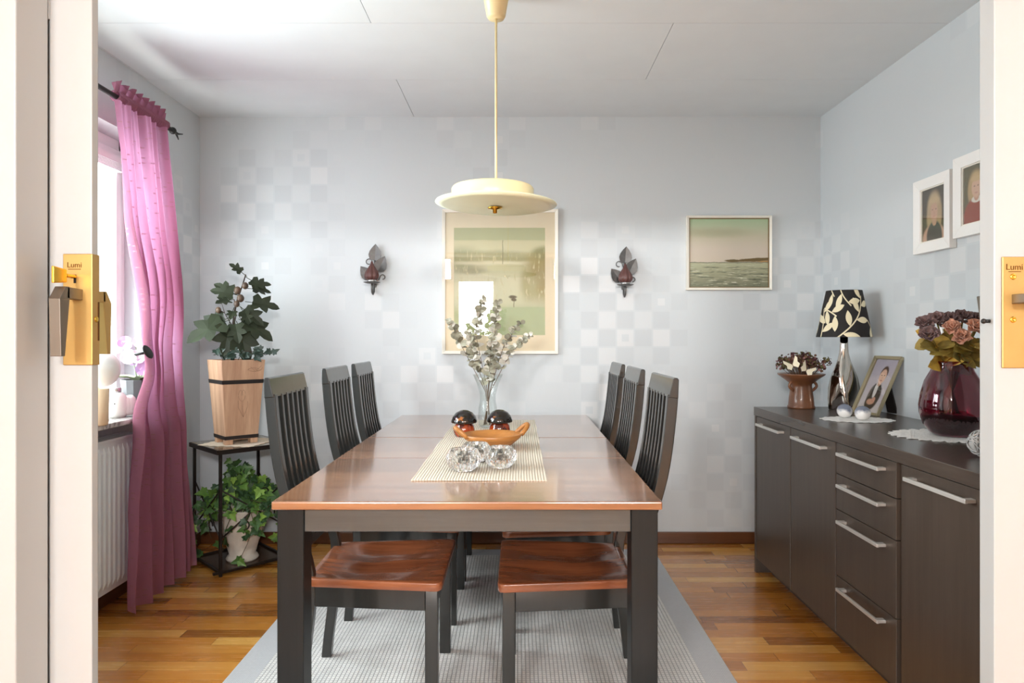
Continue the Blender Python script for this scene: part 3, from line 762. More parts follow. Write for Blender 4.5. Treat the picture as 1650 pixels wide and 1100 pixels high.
art2 = paint('seascape_painting', [(0.0, (116, 118, 98)), (0.12, (142, 142, 116)), (0.34, (168, 168, 138)), (0.362, (168, 166, 140)), (0.366, (196, 184, 166)), (0.55, (196, 184, 168)), (0.75, (188, 182, 158)), (1.0, (168, 190, 154))],
             [('b', 0.55, 1.1, 0.368, 0.395, (112, 94, 62), 0.012), ('e', 0.55, 0.385, 0.10, 0.020, 0, (104, 88, 56), 0.3), ('e', 0.85, 0.405, 0.25, 0.022, 3, (106, 88, 54), 0.3), ('e', 1.0, 0.375, 0.12, 0.012, 0, (168, 132, 84), 0.5), ('b', -0.1, 1.1, 0.352, 0.364, (118, 120, 100), 0.005),
              ('w', 0.0, 0.30, 4, 40, (88, 92, 76), 0.50, 0.64), ('w', 0.0, 0.34, 5, 34, (196, 194, 168), 0.54, 0.66), ('w', 0.0, 0.12, 4, 22, (214, 210, 190), 0.58, 0.68), ('e', 0.3, 0.8, 0.4, 0.06, 0, (170, 168, 140), 0.8)],
             0.45, noise=0.03, nscale=(14, 20))
picture('seascape_painting', 'small white framed seascape painting of grey green waves and low headland', 136 / S, 119 / S, art2, ((1173 - 836) / S, YB - 0.0005, HC + (543 - 408) / S), (0, 0, 0),
        0.013, 0.03, glass=False, inner=M_gold)
# two portraits on the right wall
M_skin = (206, 166, 140)
p1 = paint('girl_portrait', (70, 58, 42), [('e', 0.5, 0.9, 0.5, 0.35, 0, (64, 56, 40), 0.5), ('e', 0.52, 0.60, 0.30, 0.33, 0, (196, 170, 130), 0.25), ('e', 0.40, 0.40, 0.20, 0.25, 10, (186, 158, 118), 0.3), ('e', 0.72, 0.42, 0.13, 0.26, -8, (182, 154, 112), 0.3),
            ('e', 0.50, 0.02, 0.50, 0.30, 0, (206, 164, 140), 0.1), ('e', 0.53, 0.06, 0.34, 0.30, 0, (44, 46, 56), 0.1), ('e', 0.53, 0.36, 0.10, 0.09, 0, (198, 154, 128), 0.2),
            ('e', 0.52, 0.55, 0.150, 0.185, 8, (206, 164, 138), 0.25), ('e', 0.45, 0.585, 0.030, 0.013, 0, (150, 116, 98), 0.7), ('e', 0.60, 0.585, 0.030, 0.013, 0, (150, 116, 98), 0.7), ('e', 0.525, 0.52, 0.022, 0.03, 0, (198, 150, 128), 0.5), ('e', 0.525, 0.455, 0.06, 0.014, 0, (196, 140, 124), 0.7),
            ('e', 0.52, 0.76, 0.19, 0.06, 0, (206, 180, 138), 0.4)], 0.35, noise=0.02, nscale=(12, 12))
p2 = paint('red_jumper_portrait', (98, 92, 62), [('e', 0.85, 0.7, 0.3, 0.4, 0, (70, 72, 50), 0.6), ('e', 0.45, 0.68, 0.26, 0.22, 0, (196, 166, 116), 0.3), ('e', 0.26, 0.54, 0.12, 0.2, 5, (188, 158, 110), 0.3), ('e', 0.62, 0.56, 0.12, 0.2, 5, (184, 150, 104), 0.3),
            ('e', 0.48, 0.08, 0.50, 0.36, 0, (150, 62, 34), 0.08), ('e', 0.46, 0.40, 0.18, 0.06, 0, (232, 226, 214), 0.2), ('e', 0.46, 0.45, 0.09, 0.08, 0, (196, 150, 122), 0.2),
            ('e', 0.45, 0.60, 0.165, 0.175, 0, (218, 178, 150), 0.12), ('e', 0.39, 0.63, 0.028, 0.012, 0, (150, 116, 98), 0.7), ('e', 0.52, 0.63, 0.028, 0.012, 0, (150, 116, 98), 0.7), ('e', 0.455, 0.51, 0.055, 0.013, 0, (196, 140, 124), 0.7), ('e', 0.45, 0.76, 0.18, 0.05, 0, (204, 176, 126), 0.4)], 0.35, noise=0.02, nscale=(12, 12))
M_wf = mat('white_photo_frame', (238, 236, 232), 0.4, var=0.01)
picture('framed_portrait', 'white framed portrait of a fair haired child in dark clothes on the right wall', 0.245, 0.305, p1, (XR - 0.0005, 2.77, 1.66), (0, 0, R(-90)), 0.042, 0.03, m_frame=M_wf, inner=M_frw)
picture('framed_portrait', 'white framed portrait of a child in a red jumper, half hidden by the right door', 0.245, 0.305, p2, (XR - 0.0005, 2.505, 1.69), (0, 0, R(-90)), 0.042, 0.03, m_frame=M_wf, inner=M_frw)

# ------------------------------------------------------------------ wall sconces
M_pewter = mat('pewter_metal', (104, 102, 100), 0.5, metal=0.6, var=0.1, vscale=40, bump=0.1, bscale=120)
M_plum = mat('plum_candle_glass', (92, 60, 56), 0.4, var=0.1, spec=0.5)
M_tin = mat('bright_tin', (190, 188, 186), 0.25, metal=1.0, var=0.03)
HEART = [(0, 0), (0.22, -0.03), (0.42, 0.10), (0.5, 0.32), (0.42, 0.55), (0.24, 0.78), (0, 1.0), (-0.24, 0.78), (-0.42, 0.55), (-0.5, 0.32), (-0.42, 0.10), (-0.22, -0.03)]
def sconce(label, x, z):
    t = thing('wall_sconce', label, 'wall candle holder', (x, YB, z), 0, 'leaf candle sconces on the back wall')
    yb = -0.065
    MB().lathe([(0.0, -0.004), (0.030, -0.002), (0.046, 0.003), (0.046, 0.005), (0.030, 0.001), (0.0, 0.001)], 32, c=(0, yb, 0)).build('drip_plate', M_pewter, t, smooth=True)
    MB().lathe([(0.026, 0.0), (0.027, 0.018), (0.025, 0.018), (0.024, 0.002)], 28, c=(0, yb, 0.0015)).build('cup', M_tin, t, smooth=True)
    MB().lathe([(0.022, 0.0), (0.036, 0.018), (0.038, 0.030), (0.034, 0.046), (0.022, 0.068), (0.010, 0.088), (0.004, 0.108), (0.0, 0.110)], 48, c=(0, yb, 0.012), wob=lambda a, r, z: r * (1 + 0.24 * abs(math.cos(a * 4.5 + 0.6)) - 0.14)).build('candle', M_plum, t, smooth=True)
    mb = MB(); mb.tube([(0, yb, -0.003), (0, yb - 0.001, -0.03), (0, yb + 0.008, -0.052), (0, yb + 0.028, -0.060), (0, -0.012, -0.045), (0, -0.008, 0.0), (0.004, -0.010, 0.08), (0.004, -0.012, 0.15)], 0.0055, 8)
    mb.build('arm', M_pewter, t, smooth=True)
    MB().box(-0.012, 0.012, -0.009, 0.0005, -0.02, 0.05).build('back_plate', M_pewter, t, bevel=0.003)
    for (px, pz, ln, ang, yo) in ((0.006, 0.132, 0.090, -4, -0.016), (0.026, 0.072, 0.090, -26, -0.020), (-0.020, 0.030, 0.085, 38, -0.018)):
        M = Matrix.Translation((px, yo, pz)) @ Matrix.Rotation(R(-ang), 4, 'Y').inverted() @ Matrix.Rotation(R(90), 4, 'X')
        M = Matrix.Translation((px, yo, pz)) @ Matrix.Rotation(-R(ang), 4, 'Y') @ Matrix.Rotation(R(90), 4, 'X')
        mb = MB(); mb.leaf([(a * ln * 0.80, b_ * ln) for a, b_ in HEART], M, bend=-1.2, fold=0.25)
        lf = mb.build('leaf', M_pewter, t, solid=0.0016)
    def curl(cx, cz_, r, a0, a1, x0, z0):
        pts = [(x0, -0.014, z0)] + [(cx + r * (1 - 0.35 * k / 10) * math.cos(R(a0 + (a1 - a0) * k / 10)), -0.014, cz_ + r * (1 - 0.35 * k / 10) * math.sin(R(a0 + (a1 - a0) * k / 10))) for k in range(11)]
        return MB().tube(pts, 0.003, 6)
    curl(-0.028, 0.122, 0.019, 10, 290, -0.002, 0.10).build('tendril', M_pewter, t, smooth=True)
    curl(0.050, 0.036, 0.016, 170, -100, 0.028, 0.02).build('tendril', M_pewter, t, smooth=True)
    return t
sconce('leaf shaped metal candle sconce left of the large print', (600 - 836) / 290, HC + (543 - 456) / 290)
s0 = [o for o in COL.objects if o.name == 'wall_sconce'][0]
dup(s0, ((1007 - 836) / 290, YB, HC + (543 - 460) / 290), 0, 'leaf shaped metal candle sconce between the print and the seascape')

# ------------------------------------------------------------------ curtain and rod
def curtain_mat():
    m = bpy.data.materials.new('purple_curtain_cloth'); m.use_nodes = True; t = NT(m)
    t.n.remove(t.n['Principled BSDF'])
    uv = t.sep(t.coord('UV'))
    U_ = t.math('MULTIPLY', uv[0], 46); V_ = t.math('MULTIPLY', uv[1], 96)
    V2 = t.math('ADD', V_, t.math('MULTIPLY', t.white(t.comb(t.math('FLOOR', U_), 1, 1)), 3))
    r = t.white(t.comb(t.math('FLOOR', U_), t.math('FLOOR', V2), 0))
    dash = t.math('MULTIPLY', t.math('GREATER_THAN', r, 0.80), t.math('LESS_THAN', t.math('ABSOLUTE', t.math('SUBTRACT', t.math('FRACT', V2), 0.5)), 0.10))
    dash = t.math('MULTIPLY', dash, t.math('LESS_THAN', t.math('ABSOLUTE', t.math('SUBTRACT', t.math('FRACT', U_), 0.5)), 0.38))
    n = t.noise(t.coord('UV'), 60, 3)
    c = t.mix(n, lin((150, 98, 112)), lin((164, 110, 124)))
    c = t.mix(dash, c, lin((188, 140, 150)))
    df = t.node('ShaderNodeBsdfDiffuse'); t.put(df.inputs[0], c)
    tl = t.node('ShaderNodeBsdfTranslucent'); t.put(tl.inputs[0], t.mix(dash, lin((212, 158, 196)), lin((108, 56, 82))))
    tp = t.node('ShaderNodeBsdfTransparent'); tp.inputs[0].default_value = lin((244, 222, 240))
    m1 = t.node('ShaderNodeMixShader'); m1.inputs[0].default_value = 0.31; t.l.new(df.outputs[0], m1.inputs[1]); t.l.new(tl.outputs[0], m1.inputs[2])
    m2 = t.node('ShaderNodeMixShader'); m2.inputs[0].default_value = 0.09; t.l.new(m1.outputs[0], m2.inputs[1]); t.l.new(tp.outputs[0], m2.inputs[2])
    t.l.new(m2.outputs[0], t.n['Material Output'].inputs[0]); return m
M_curt = curtain_mat()
def lerp_tab(T, z):
    if z >= T[0][0]: return T[0][1]
    for (a, x), (b_, y) in zip(T[:-1], T[1:]):
        if z >= b_: f = (z - a) / (b_ - a); f = f * f * (3 - 2 * f); return x + (y - x) * f
    return T[-1][1]
NEAR = [(2.15, 2.800), (1.70, 2.815), (1.20, 2.93), (1.02, 2.965), (0.80, 2.870), (0.40, 2.805), (0.04, 2.770)]
FAR = [(2.15, 3.215), (1.60, 3.235), (1.10, 3.265), (0.70, 3.285), (0.04, 3.36)]
XC = -1.575
RODX, RODZ = -1.66, 2.150
cur = thing('curtain', 'purple curtain gathered on a black rod and tied back beside the window', 'curtain', (RODX, 3.0, 0))
random.seed(5)
def curtain_pt(u, v):
    z = 2.135 - (2.135 - 0.035) * v
    n, f = lerp_tab(NEAR, z), lerp_tab(FAR, z)
    pin = math.exp(-((z - 1.06) / 0.22) ** 2)
    g = 1 + 0.9 * pin
    y = n + (f - n) * (u ** g)
    top = math.exp(-v * 9)
    ph = 2 * PI * (6.0 * u + 0.18 * math.sin(5 * u + 2 * v))
    amp = 0.030 * (1 - 0.45 * pin) * (0.55 + 0.45 * min(1, v * 3))
    x = amp * math.sin(ph) + 0.010 * math.sin(2 * PI * 2.3 * u + 4 * v) + 0.006 * top * math.sin(2 * PI * 17 * u)
    y += 0.012 * math.cos(ph) * min(1, v * 3)
    base = 0.055 * min(1, v * 2.2) + 0.03 * max(0, (0.9 - z)) * (1 - u)
    return (x + base, y - 3.0, z)
MB().grid(curtain_pt, 200, 90).build('drape', M_curt, cur, smooth=True)
def ruffle(u, v):
    z = 2.165 + 0.050 * v
    ph = 2 * PI * 8 * u
    x = (0.010 + 0.018 * v) * math.sin(ph) + 0.004 * math.sin(2 * PI * 23 * u)
    return (x, 2.80 + 0.40 * u + 0.014 * v * math.cos(ph) - 3.0, z + 0.003 * v * math.sin(ph * 1.37))
MB().grid(ruffle, 160, 6).build('heading_ruffle', M_curt, cur, smooth=True)
def sleeve(u, v):
    a = 2 * PI * v; r = 0.021 + 0.003 * math.sin(2 * PI * 26 * u + 2 * math.sin(a))
    return (r * math.cos(a), 2.805 + 0.405 * u - 3.0, RODZ + 0.003 + (r * 1.0) * math.sin(a))
MB().grid(sleeve, 180, 14).build('rod_sleeve', M_curt, cur, smooth=True)
rod = thing('curtain_rod', 'thin black curtain rod with a twig finial above the window', 'curtain rod', (RODX, 3.0, RODZ))
MB().tube([(0, -1.6, 0), (0, 0.27, 0)], 0.0105, 14).build('pole', M_black, rod, smooth=True)
mb = MB().sphere((0, 0.275, 0), 0.017, 14); mb.build('finial_ball', M_black, rod, smooth=True)
mb = MB(); mb.tube([(0, 0.28, 0), (0.006, 0.315, -0.004), (0.012, 0.345, 0.004)], 0.007, 8, 0.003); mb.tube([(0, 0.30, 0), (-0.004, 0.325, -0.012), (-0.008, 0.345, -0.022)], 0.006, 8, 0.003); mb.build('finial_twig', M_black, rod, smooth=True)
for y in (-1.3, 0.245):
    mb = MB(); mb.tube([(0, y, 0), (XL - RODX, y, 0)], 0.006, 8); mb.box(XL - RODX, XL - RODX + 0.006, y - 0.018, y + 0.018, -0.03, 0.03); mb.build('bracket', M_black, rod)
hb = thing('curtain_holdback', 'round black metal holdback pinning the purple curtain', 'curtain holdback', (-1.54, 2.83, 1.098))
MB().lathe([(0, 0), (0.030, 0.0), (0.031, 0.003), (0.028, 0.006), (0.012, 0.008), (0, 0.008)], 30, M=Matrix.Rotation(R(62), 4, 'Y'), wob=lambda a, r, z: r * (1 + 0.04 * math.cos(14 * a))).build('disc', M_black, hb, smooth=True)
mb = MB(); mb.tube([(0, 0, 0), (-0.05, 0.0, -0.010), (-0.075, 0.05, -0.012), (-0.257, 0.52, -0.012)], 0.005, 8); mb.build('stem', M_black, hb, smooth=True)

# ------------------------------------------------------------------ radiator
M_rad = mat('radiator_enamel', (228, 236, 238), 0.35, var=0.01)
rad = thing('radiator', 'white ribbed panel radiator under the window sill', 'radiator', (XL + 0.02, 1.7, 0.10))
RH, RLN = 0.625, 1.40
mb = MB(); pts = []
y = 0.0; pts.append((0.07, 0.0))
n = 42; P = RLN / n
for k in range(n):
    a = k * P
    pts += [(0.080, a + P * 0.12), (0.080, a + P * 0.60), (0.071, a + P * 0.72), (0.071, a + P * 0.98)]
pts.append((0.07, RLN))
def rib(px, pz): pass
prev = None
for (x, yv) in pts:
    cur_ = [mb.v((0.07, yv, 0.0)), mb.v((0.0715, yv, 0.02)), mb.v((x, yv, 0.045)), mb.v((x, yv, RH - 0.045)), mb.v((0.0715, yv, RH - 0.02)), mb.v((0.07, yv, RH))]
    if prev:
        for k in range(5): mb.face([prev[k], cur_[k], cur_[k + 1], prev[k + 1]])
    prev = cur_
mb.box(0.056, 0.0695, 0, RLN, 0, RH)
mb.build('front_panel', M_rad, rad)
MB().box(0.0, 0.055, 0.01, RLN - 0.01, 0.02, RH - 0.02).build('convector', M_rad, rad)
mb = MB()
mb.box(-0.005, 0.078, RLN + 0.0005, RLN + 0.006, 0.0, RH + 0.004); mb.build('side_cover', M_rad, rad, bevel=0.002)
mb = MB().box(0.066, 0.080, 0, RLN, RH + 0.0005, RH + 0.010); mb.box(-0.005, 0.012, 0, RLN, RH + 0.0005, RH + 0.010)
for k in range(60): mb.box(0.012, 0.066, 0.01 + k * (RLN - 0.02) / 60, 0.016 + k * (RLN - 0.02) / 60, RH + 0.001, RH + 0.008)
mb.build('top_grille', M_rad, rad)
mb = MB()
for y in (0.2, RLN - 0.2): mb.box(-0.019, 0.0, y - 0.02, y + 0.02, 0.1, 0.5)
mb.build('wall_bracket', M_rad, rad)

# ------------------------------------------------------------------ things on the window sill
ZS = WZ0 + 0.022
M_opal = mat('opal_glass', (244, 243, 240), 0.25, var=0.0)
M_porc = mat('white_porcelain', (236, 235, 232), 0.18, var=0.01, coat=0.4)
M_potg = mat('grey_ceramic', (84, 84, 86), 0.3, var=0.03)
M_amber = mat('peach_wax', (232, 200, 164), 0.45, var=0.02)
gl = thing('globe_lamp', 'white globe lamp on the window sill beside the left door', 'table lamp', (-1.745, 2.83, ZS))
MB().lathe([(0, 0), (0.04, 0), (0.04, 0.008), (0.012, 0.014), (0.010, 0.14), (0, 0.14)], 28).build('base', M_porc, gl, smooth=True)
MB().sphere((0, 0, 0.215), 0.083, 40).build('globe', M_opal, gl, smooth=True)
jg = thing('ceramic_jug', 'white gourd shaped ceramic bottle with ribbed back and silver collar on the sill', 'bottle', (-1.752, 2.97, ZS))
MB().lathe([(0, 0), (0.036, 0), (0.046, 0.014), (0.049, 0.045), (0.044, 0.085), (0.028, 0.106), (0.022, 0.108), (0, 0.108)], 40).build('body', M_porc, jg, smooth=True)
MB().lathe([(0.0, 0.108), (0.020, 0.108), (0.020, 0.128), (0.017, 0.128), (0, 0.124)], 32, wob=lambda a, r, z: r * (1 + 0.03 * math.cos(16 * a))).build('collar', M_tin, jg, smooth=True)
for k in range(3): MB().lathe([(0, 0.004), (0.024, 0.006), (0.034, 0.020), (0.036, 0.05), (0.030, 0.080), (0.018, 0.094), (0, 0.094)], 28, c=(0.018 + 0.007 * k, 0.014 + 0.010 * k, 0)).build('rib', M_porc, jg, smooth=True)
MB().lathe([(0.0, 0), (0.003, 0), (0.0025, 0.001), (0, 0.001)], 12, M=Matrix.Translation((0.020, -0.045, 0.062)) @ Matrix.Rotation(R(90), 4, 'X')).build('dot', M_dark, jg)
cd = thing('candle_glass', 'peach coloured candle glass on the sill, half hidden by the left door', 'candle', (-1.665, 2.70, ZS))
MB().lathe([(0, 0), (0.034, 0), (0.036, 0.004), (0.040, 0.145), (0.0385, 0.145), (0.035, 0.12), (0, 0.12)], 36).build('tumbler', M_amber, cd, smooth=True)
op = thing('orchid_pot', 'dark grey faceted pot with white orchid on the window sill behind the curtain', 'potted plant', (-1.745, 3.13, ZS))
MB().lathe([(0, 0), (0.055, 0), (0.059, 0.01), (0.072, 0.155), (0.068, 0.155), (0.062, 0.135), (0, 0.135)], 14).build('pot', M_potg, op, bevel=0.002)
M_soil = mat('bark_soil', (70, 56, 44), 0.9, var=0.3, vscale=90, bump=0.6, bscale=90)
MB().lathe([(0, 0.142), (0.05, 0.141), (0.064, 0.138), (0.0, 0.13)], 20).build('soil', M_soil, op)
M_petal = mat('orchid_petal', (240, 236, 242), 0.5, var=0.02); M_petalp = mat('orchid_lip', (206, 176, 214), 0.5, var=0.1)
M_ogreen = mat('orchid_green', (150, 160, 130), 0.45, var=0.1)
random.seed(11)
ROUND = [(0, 0), (0.25, 0.08), (0.45, 0.3), (0.5, 0.58), (0.36, 0.86), (0, 1.0), (-0.36, 0.86), (-0.5, 0.58), (-0.45, 0.3), (-0.25, 0.08)]
LONG = [(0, 0), (0.14, 0.1), (0.22, 0.32), (0.22, 0.6), (0.12, 0.86), (0, 1.0), (-0.12, 0.86), (-0.22, 0.6), (-0.22, 0.32), (-0.14, 0.1)]
def rot_to(direction, roll=0.0):
    """matrix whose local +y points along direction"""
    d = Vector(direction).normalized()
    return d.to_track_quat('Y', 'Z').to_matrix().to_4x4() @ Matrix.Rotation(roll, 4, 'Y')
mbs = MB(); fl = []
for k in range(3):
    a = random.uniform(0, 6.28); tx, ty, tz_ = [(-0.05, -0.06, 0.30), (0.0, -0.02, 0.28), (0.03, 0.0, 0.22)][k]
    P = [(0.01 * k, 0, 0.13), (tx * 0.3, ty * 0.3, 0.13 + tz_ * 0.4), (tx, ty, tz_ + 0.03)]
    mbs.tube(P, 0.0025, 6)
    for j in range(5):
        f = 0.45 + 0.55 * j / 4
        fl.append(Vector((tx * f + random.uniform(-.03, .03), ty * f + random.uniform(-.03, .03), 0.16 + (tz_ - 0.13) * f + random.uniform(-.01, .03))))
mbs.build('stem', M_ogreen, op, smooth=True)
for p in fl:
    mb = MB()
    fd = Vector((0.4, -0.8, random.uniform(-.2, .3))).normalized(); q = rot_to(fd)
    for k in range(5):
        M = Matrix.Translation(p) @ q @ Matrix.Rotation(2 * PI * k / 5 + random.random(), 4, 'Y') @ Matrix.Rotation(R(75), 4, 'X')
        mb.leaf([(x * 0.036, y * 0.036) for x, y in ROUND], M, bend=6)
    mb.build('blossom', random.choice([M_petal, M_petal, M_petalp]), op)
for k in range(5):
    a = 2 * PI * k / 5 + 0.4; mb = MB()
    mb.leaf([(x * 0.10, y * 0.12) for x, y in LONG], Matrix.Translation((0, 0, 0.14)) @ rot_to((math.cos(a), math.sin(a), 0.8)), bend=4, fold=0.3); mb.build('leaf', M_ogreen, op)

# ------------------------------------------------------------------ plant stand, planter with fig, ivy pot
M_iron = mat('dark_bronze_iron', (44, 36, 32), 0.42, metal=0.5, var=0.06)
M_tile = mat('bronze_tabletop', (128, 116, 96), 0.22, var=0.12, vscale=14, coat=0.3)
ps = thing('plant_stand', 'square black iron plant stand with bronze top in the back left corner', 'plant stand', (-1.445, 3.545, 0), R(45))
a = 0.183; zt = 0.615
MB().box(-a, a, -a, a, zt - 0.010, zt).build('stand_top', M_tile, ps, bevel=0.001)
mb = MB(); e = a + 0.002
for s in (-1, 1): mb.box(-e, e, s * e - 0.006, s * e + 0.006, zt - 0.022, zt - 0.0005); mb.box(s * e - 0.006, s * e + 0.006, -e, e, zt - 0.022, zt - 0.0005)
mb.build('top_frame', M_iron, ps)
l = a - 0.014
for sx in (-1, 1):
    for sy in (-1, 1): MB().box(sx * l - 0.0065, sx * l + 0.0065, sy * l - 0.0065, sy * l + 0.0065, 0, zt - 0.011).build('leg', M_iron, ps)
mb = MB()
for s in (-1, 1): mb.box(-l - 0.035, l + 0.01, s * l - 0.007, s * l + 0.007, 0.014, 0.026); mb.box(s * l - 0.007, s * l + 0.007, -l, l, 0.014, 0.026)
mb.build('base_frame', M_iron, ps)
MB().box(-l + 0.008, l - 0.008, -l + 0.008, l - 0.008, 0.012, 0.018).build('bottom_shelf', mat('dark_shelf', (70, 50, 36), 0.25, var=0.1), ps)
for sx, sy, ax in ((0, -1, 0), (-1, 0, 1), (1, 0, 1)):
    mb = MB()
    def pp(tt, z): return (tt, sy * l, z) if ax == 0 else (sx * l, tt, z)
    mb.tube([pp(-l, 0.42), pp(0, 0.30), pp(l, 0.18)], 0.004, 6); mb.tube([pp(-l, 0.18), pp(0, 0.30), pp(l, 0.42)], 0.004, 6)
    for c_ in (-0.05, 0.05): mb.tube([pp(c_ + 0.022 * math.cos(R(q)), 0.30 + (0.075 if c_ > 0 else -0.075) + 0.022 * math.sin(R(q))) for q in range(-100, 200, 20)], 0.0035, 6)
    mb.build('cross_brace', M_iron, ps, smooth=True)
M_lace = mat('cream_lace', (226, 212, 190), 0.9, var=0.06, vscale=90, bump=0.5, bscale=240)
def doily(name, label, loc, rx, ry, n_, m, rz=0, amp=0.08):
    mb = MB(); c = mb.v((0, 0, 0.0022)); rings = []
    for f in (0.25, 0.45, 0.5, 0.72, 0.78, 1.0):
        ring = []
        for k in range(n_ * 8):
            a_ = 2 * PI * k / (n_ * 8); s = 1 + (amp * abs(math.sin(a_ * n_ / 2)) - amp / 2) * (f ** 3)
            ring.append(mb.v((rx * f * s * math.cos(a_), ry * f * s * math.sin(a_), 0.0022 + 0.0009 * math.sin(k * 1.7 + f * 9) * f)))
        rings.append(ring)
    N = n_ * 8
    for k in range(N): mb.face([c, rings[0][k], rings[0][(k + 1) % N]])
    for A, B in zip(rings[:-1], rings[1:]):
        for k in range(N): mb.face([A[k], B[k], B[(k + 1) % N], A[(k + 1) % N]])
    o_ = mb.build(name, m, None, solid=0.0018); o_.location = loc; o_.rotation_euler = (0, 0, rz)
    return tag(o_, label, 'doily')
mb = MB().grid(lambda u, v: ((u - .5) * 0.29 + 0.004 * math.sin(v * 40), (v - .5) * 0.29 + 0.004 * math.sin(u * 40), 0.002 + 0.0006 * math.sin(u * 60) * math.sin(v * 50)), 40, 40)
o = mb.build('lace_cloth', M_lace, None, solid=0.0018); o.location = (-1.445, 3.545, zt); o.rotation_euler = (0, 0, R(78)); tag(o, 'cream lace cloth under the wooden planter', 'cloth')
M_pine = wood('bleached_pine', (164, 124, 96), (212, 174, 142), 'Z', 1.4, 0.6, bump=0.15)
M_strap = mat('black_strap', (34, 28, 26), 0.6, var=0.05)
M_carve = mat('burnt_line', (120, 92, 70), 0.7, var=0.05)
zp = zt + 0.0042
fp = thing('wooden_planter', 'tall tapered pale wood planter holding an artificial fig on the iron stand', 'planter', (-1.462, 3.53, zp), R(42))
h0, h1, PH = 0.080, 0.109, 0.425
def hw(z): return h0 + (h1 - h0) * z / PH
mb = MB()
for sx, sy, ax in ((0, -1, 0), (0, 1, 0), (-1, 0, 1), (1, 0, 1)):
    def q(t_, d, z): return (t_, d, z) if ax == 0 else (d, t_, z)
    s_ = sy if ax == 0 else sx; th = 0.014
    def Wd(z): return hw(z) if ax == 0 else hw(z) - th
    zb = 0.022
    P = [q(-Wd(zb), s_ * (hw(zb) - th), zb), q(Wd(zb), s_ * (hw(zb) - th), zb), q(Wd(zb), s_ * hw(zb), zb), q(-Wd(zb), s_ * hw(zb), zb),
         q(-Wd(PH), s_ * (hw(PH) - th), PH), q(Wd(PH), s_ * (hw(PH) - th), PH), q(Wd(PH), s_ * hw(PH), PH), q(-Wd(PH), s_ * hw(PH), PH)]
    mb.hull8(P)
mb.build('box', M_pine, fp, bevel=0.002)
for sx in (-1, 1):
    for sy in (-1, 1): MB().box(sx * 0.062 - 0.018, sx * 0.062 + 0.018, sy * 0.062 - 0.018, sy * 0.062 + 0.018, 0, 0.0225).build('foot', M_pine, fp)
MB().box(-0.07, 0.07, -0.07, 0.07, 0.0215, 0.03).build('bottom', M_pine, fp)
for zc, hh in ((0.034, 0.018), (0.315, 0.020)):
    mb = MB()
    e0, e1 = hw(zc - hh / 2) + 0.0018, hw(zc + hh / 2) + 0.0018; th = 0.0025
    for s in (-1, 1):
        mb.hull8([(-e0, s * e0, zc - hh / 2), (e0, s * e0, zc - hh / 2), (e0, s * (e0 - th), zc - hh / 2), (-e0, s * (e0 - th), zc - hh / 2), (-e1, s * e1, zc + hh / 2), (e1, s * e1, zc + hh / 2), (e1, s * (e1 - th), zc + hh / 2), (-e1, s * (e1 - th), zc + hh / 2)])
        mb.hull8([(s * e0, -e0, zc - hh / 2), (s * e0, e0, zc - hh / 2), (s * (e0 - th), e0, zc - hh / 2), (s * (e0 - th), -e0, zc - hh / 2), (s * e1, -e1, zc + hh / 2), (s * e1, e1, zc + hh / 2), (s * (e1 - th), e1, zc + hh / 2), (s * (e1 - th), -e1, zc + hh / 2)])
    mb.build('strap', M_strap, fp)
MB().box(-0.090, 0.090, -0.090, 0.090, 0.385, 0.395).build('moss', M_soil, fp)
# carved tulip and leaf sprig on the side facing the room (local -y)
def carve(pts, r=0.0006):
    mb = MB()
    for ln in pts: mb.tube([(x, -hw(z) - 0.0002, z) for x, z in ln], r, 5)
    return mb.build('carving', M_carve, fp)
def arc(cx, cz_, rx, rz_, a0, a1, n=10): return [(cx + rx * math.cos(R(a0 + (a1 - a0) * k / n)), cz_ + rz_ * math.sin(R(a0 + (a1 - a0) * k / n))) for k in range(n + 1)]
carve([arc(-0.005, 0.245, 0.016, 0.028, 180, 360), arc(0.002, 0.245, 0.010, 0.028, 180, 20), arc(-0.012, 0.245, 0.010, 0.028, 0, 170), [(0.0, 0.217), (-0.002, 0.18), (0.004, 0.135)], [(0.004, 0.135), (0.026, 0.19), (0.024, 0.215)], [(0.004, 0.135), (-0.022, 0.185), (-0.024, 0.22)]])
carve([arc(0.055, 0.375, 0.030, 0.010, 150, 360), arc(0.05, 0.372, 0.030, 0.012, 20, 180), [(0.035, 0.39), (0.06, 0.365), (0.09, 0.395)], arc(0.076, 0.385, 0.018, 0.016, 200, 360)])
# fig plant: stem + single leaves
M_fig = mat('fig_leaf_green', (44, 53, 33), 0.6, var=0.16, vscale=14)
M_bark = mat('dark_bark', (52, 40, 32), 0.8, var=0.15, vscale=40)
M_fruit = mat('fig_fruit', (92, 74, 58), 0.4, var=0.3, vscale=20)
fg = thing('artificial_fig', 'small artificial fig plant with lobed leaves growing from the wooden planter', 'plant', (-1.472, 3.53, zp + 0.395))
random.seed(3)
mb = MB()
mb.tube([(0, 0, -0.005), (-0.012, 0, 0.08), (-0.010, 0.004, 0.18), (0.0, 0, 0.27), (0.02, 0, 0.35), (0.045, 0, 0.42), (0.06, 0.0, 0.47)], 0.007, 8, 0.003)
mb.tube([(-0.010, 0.004, 0.18), (0.01, 0.0, 0.26), (0.0, 0, 0.34)], 0.004, 6, 0.002)
mb.tube([(-0.010, 0.004, 0.20), (-0.045, -0.01, 0.27), (-0.06, -0.01, 0.32)], 0.003, 6, 0.001)
mb.tube([(-0.045, -0.01, 0.27), (-0.075, -0.01, 0.29)], 0.002, 6, 0.001)
mb.build('stem', M_bark, fg, smooth=True)
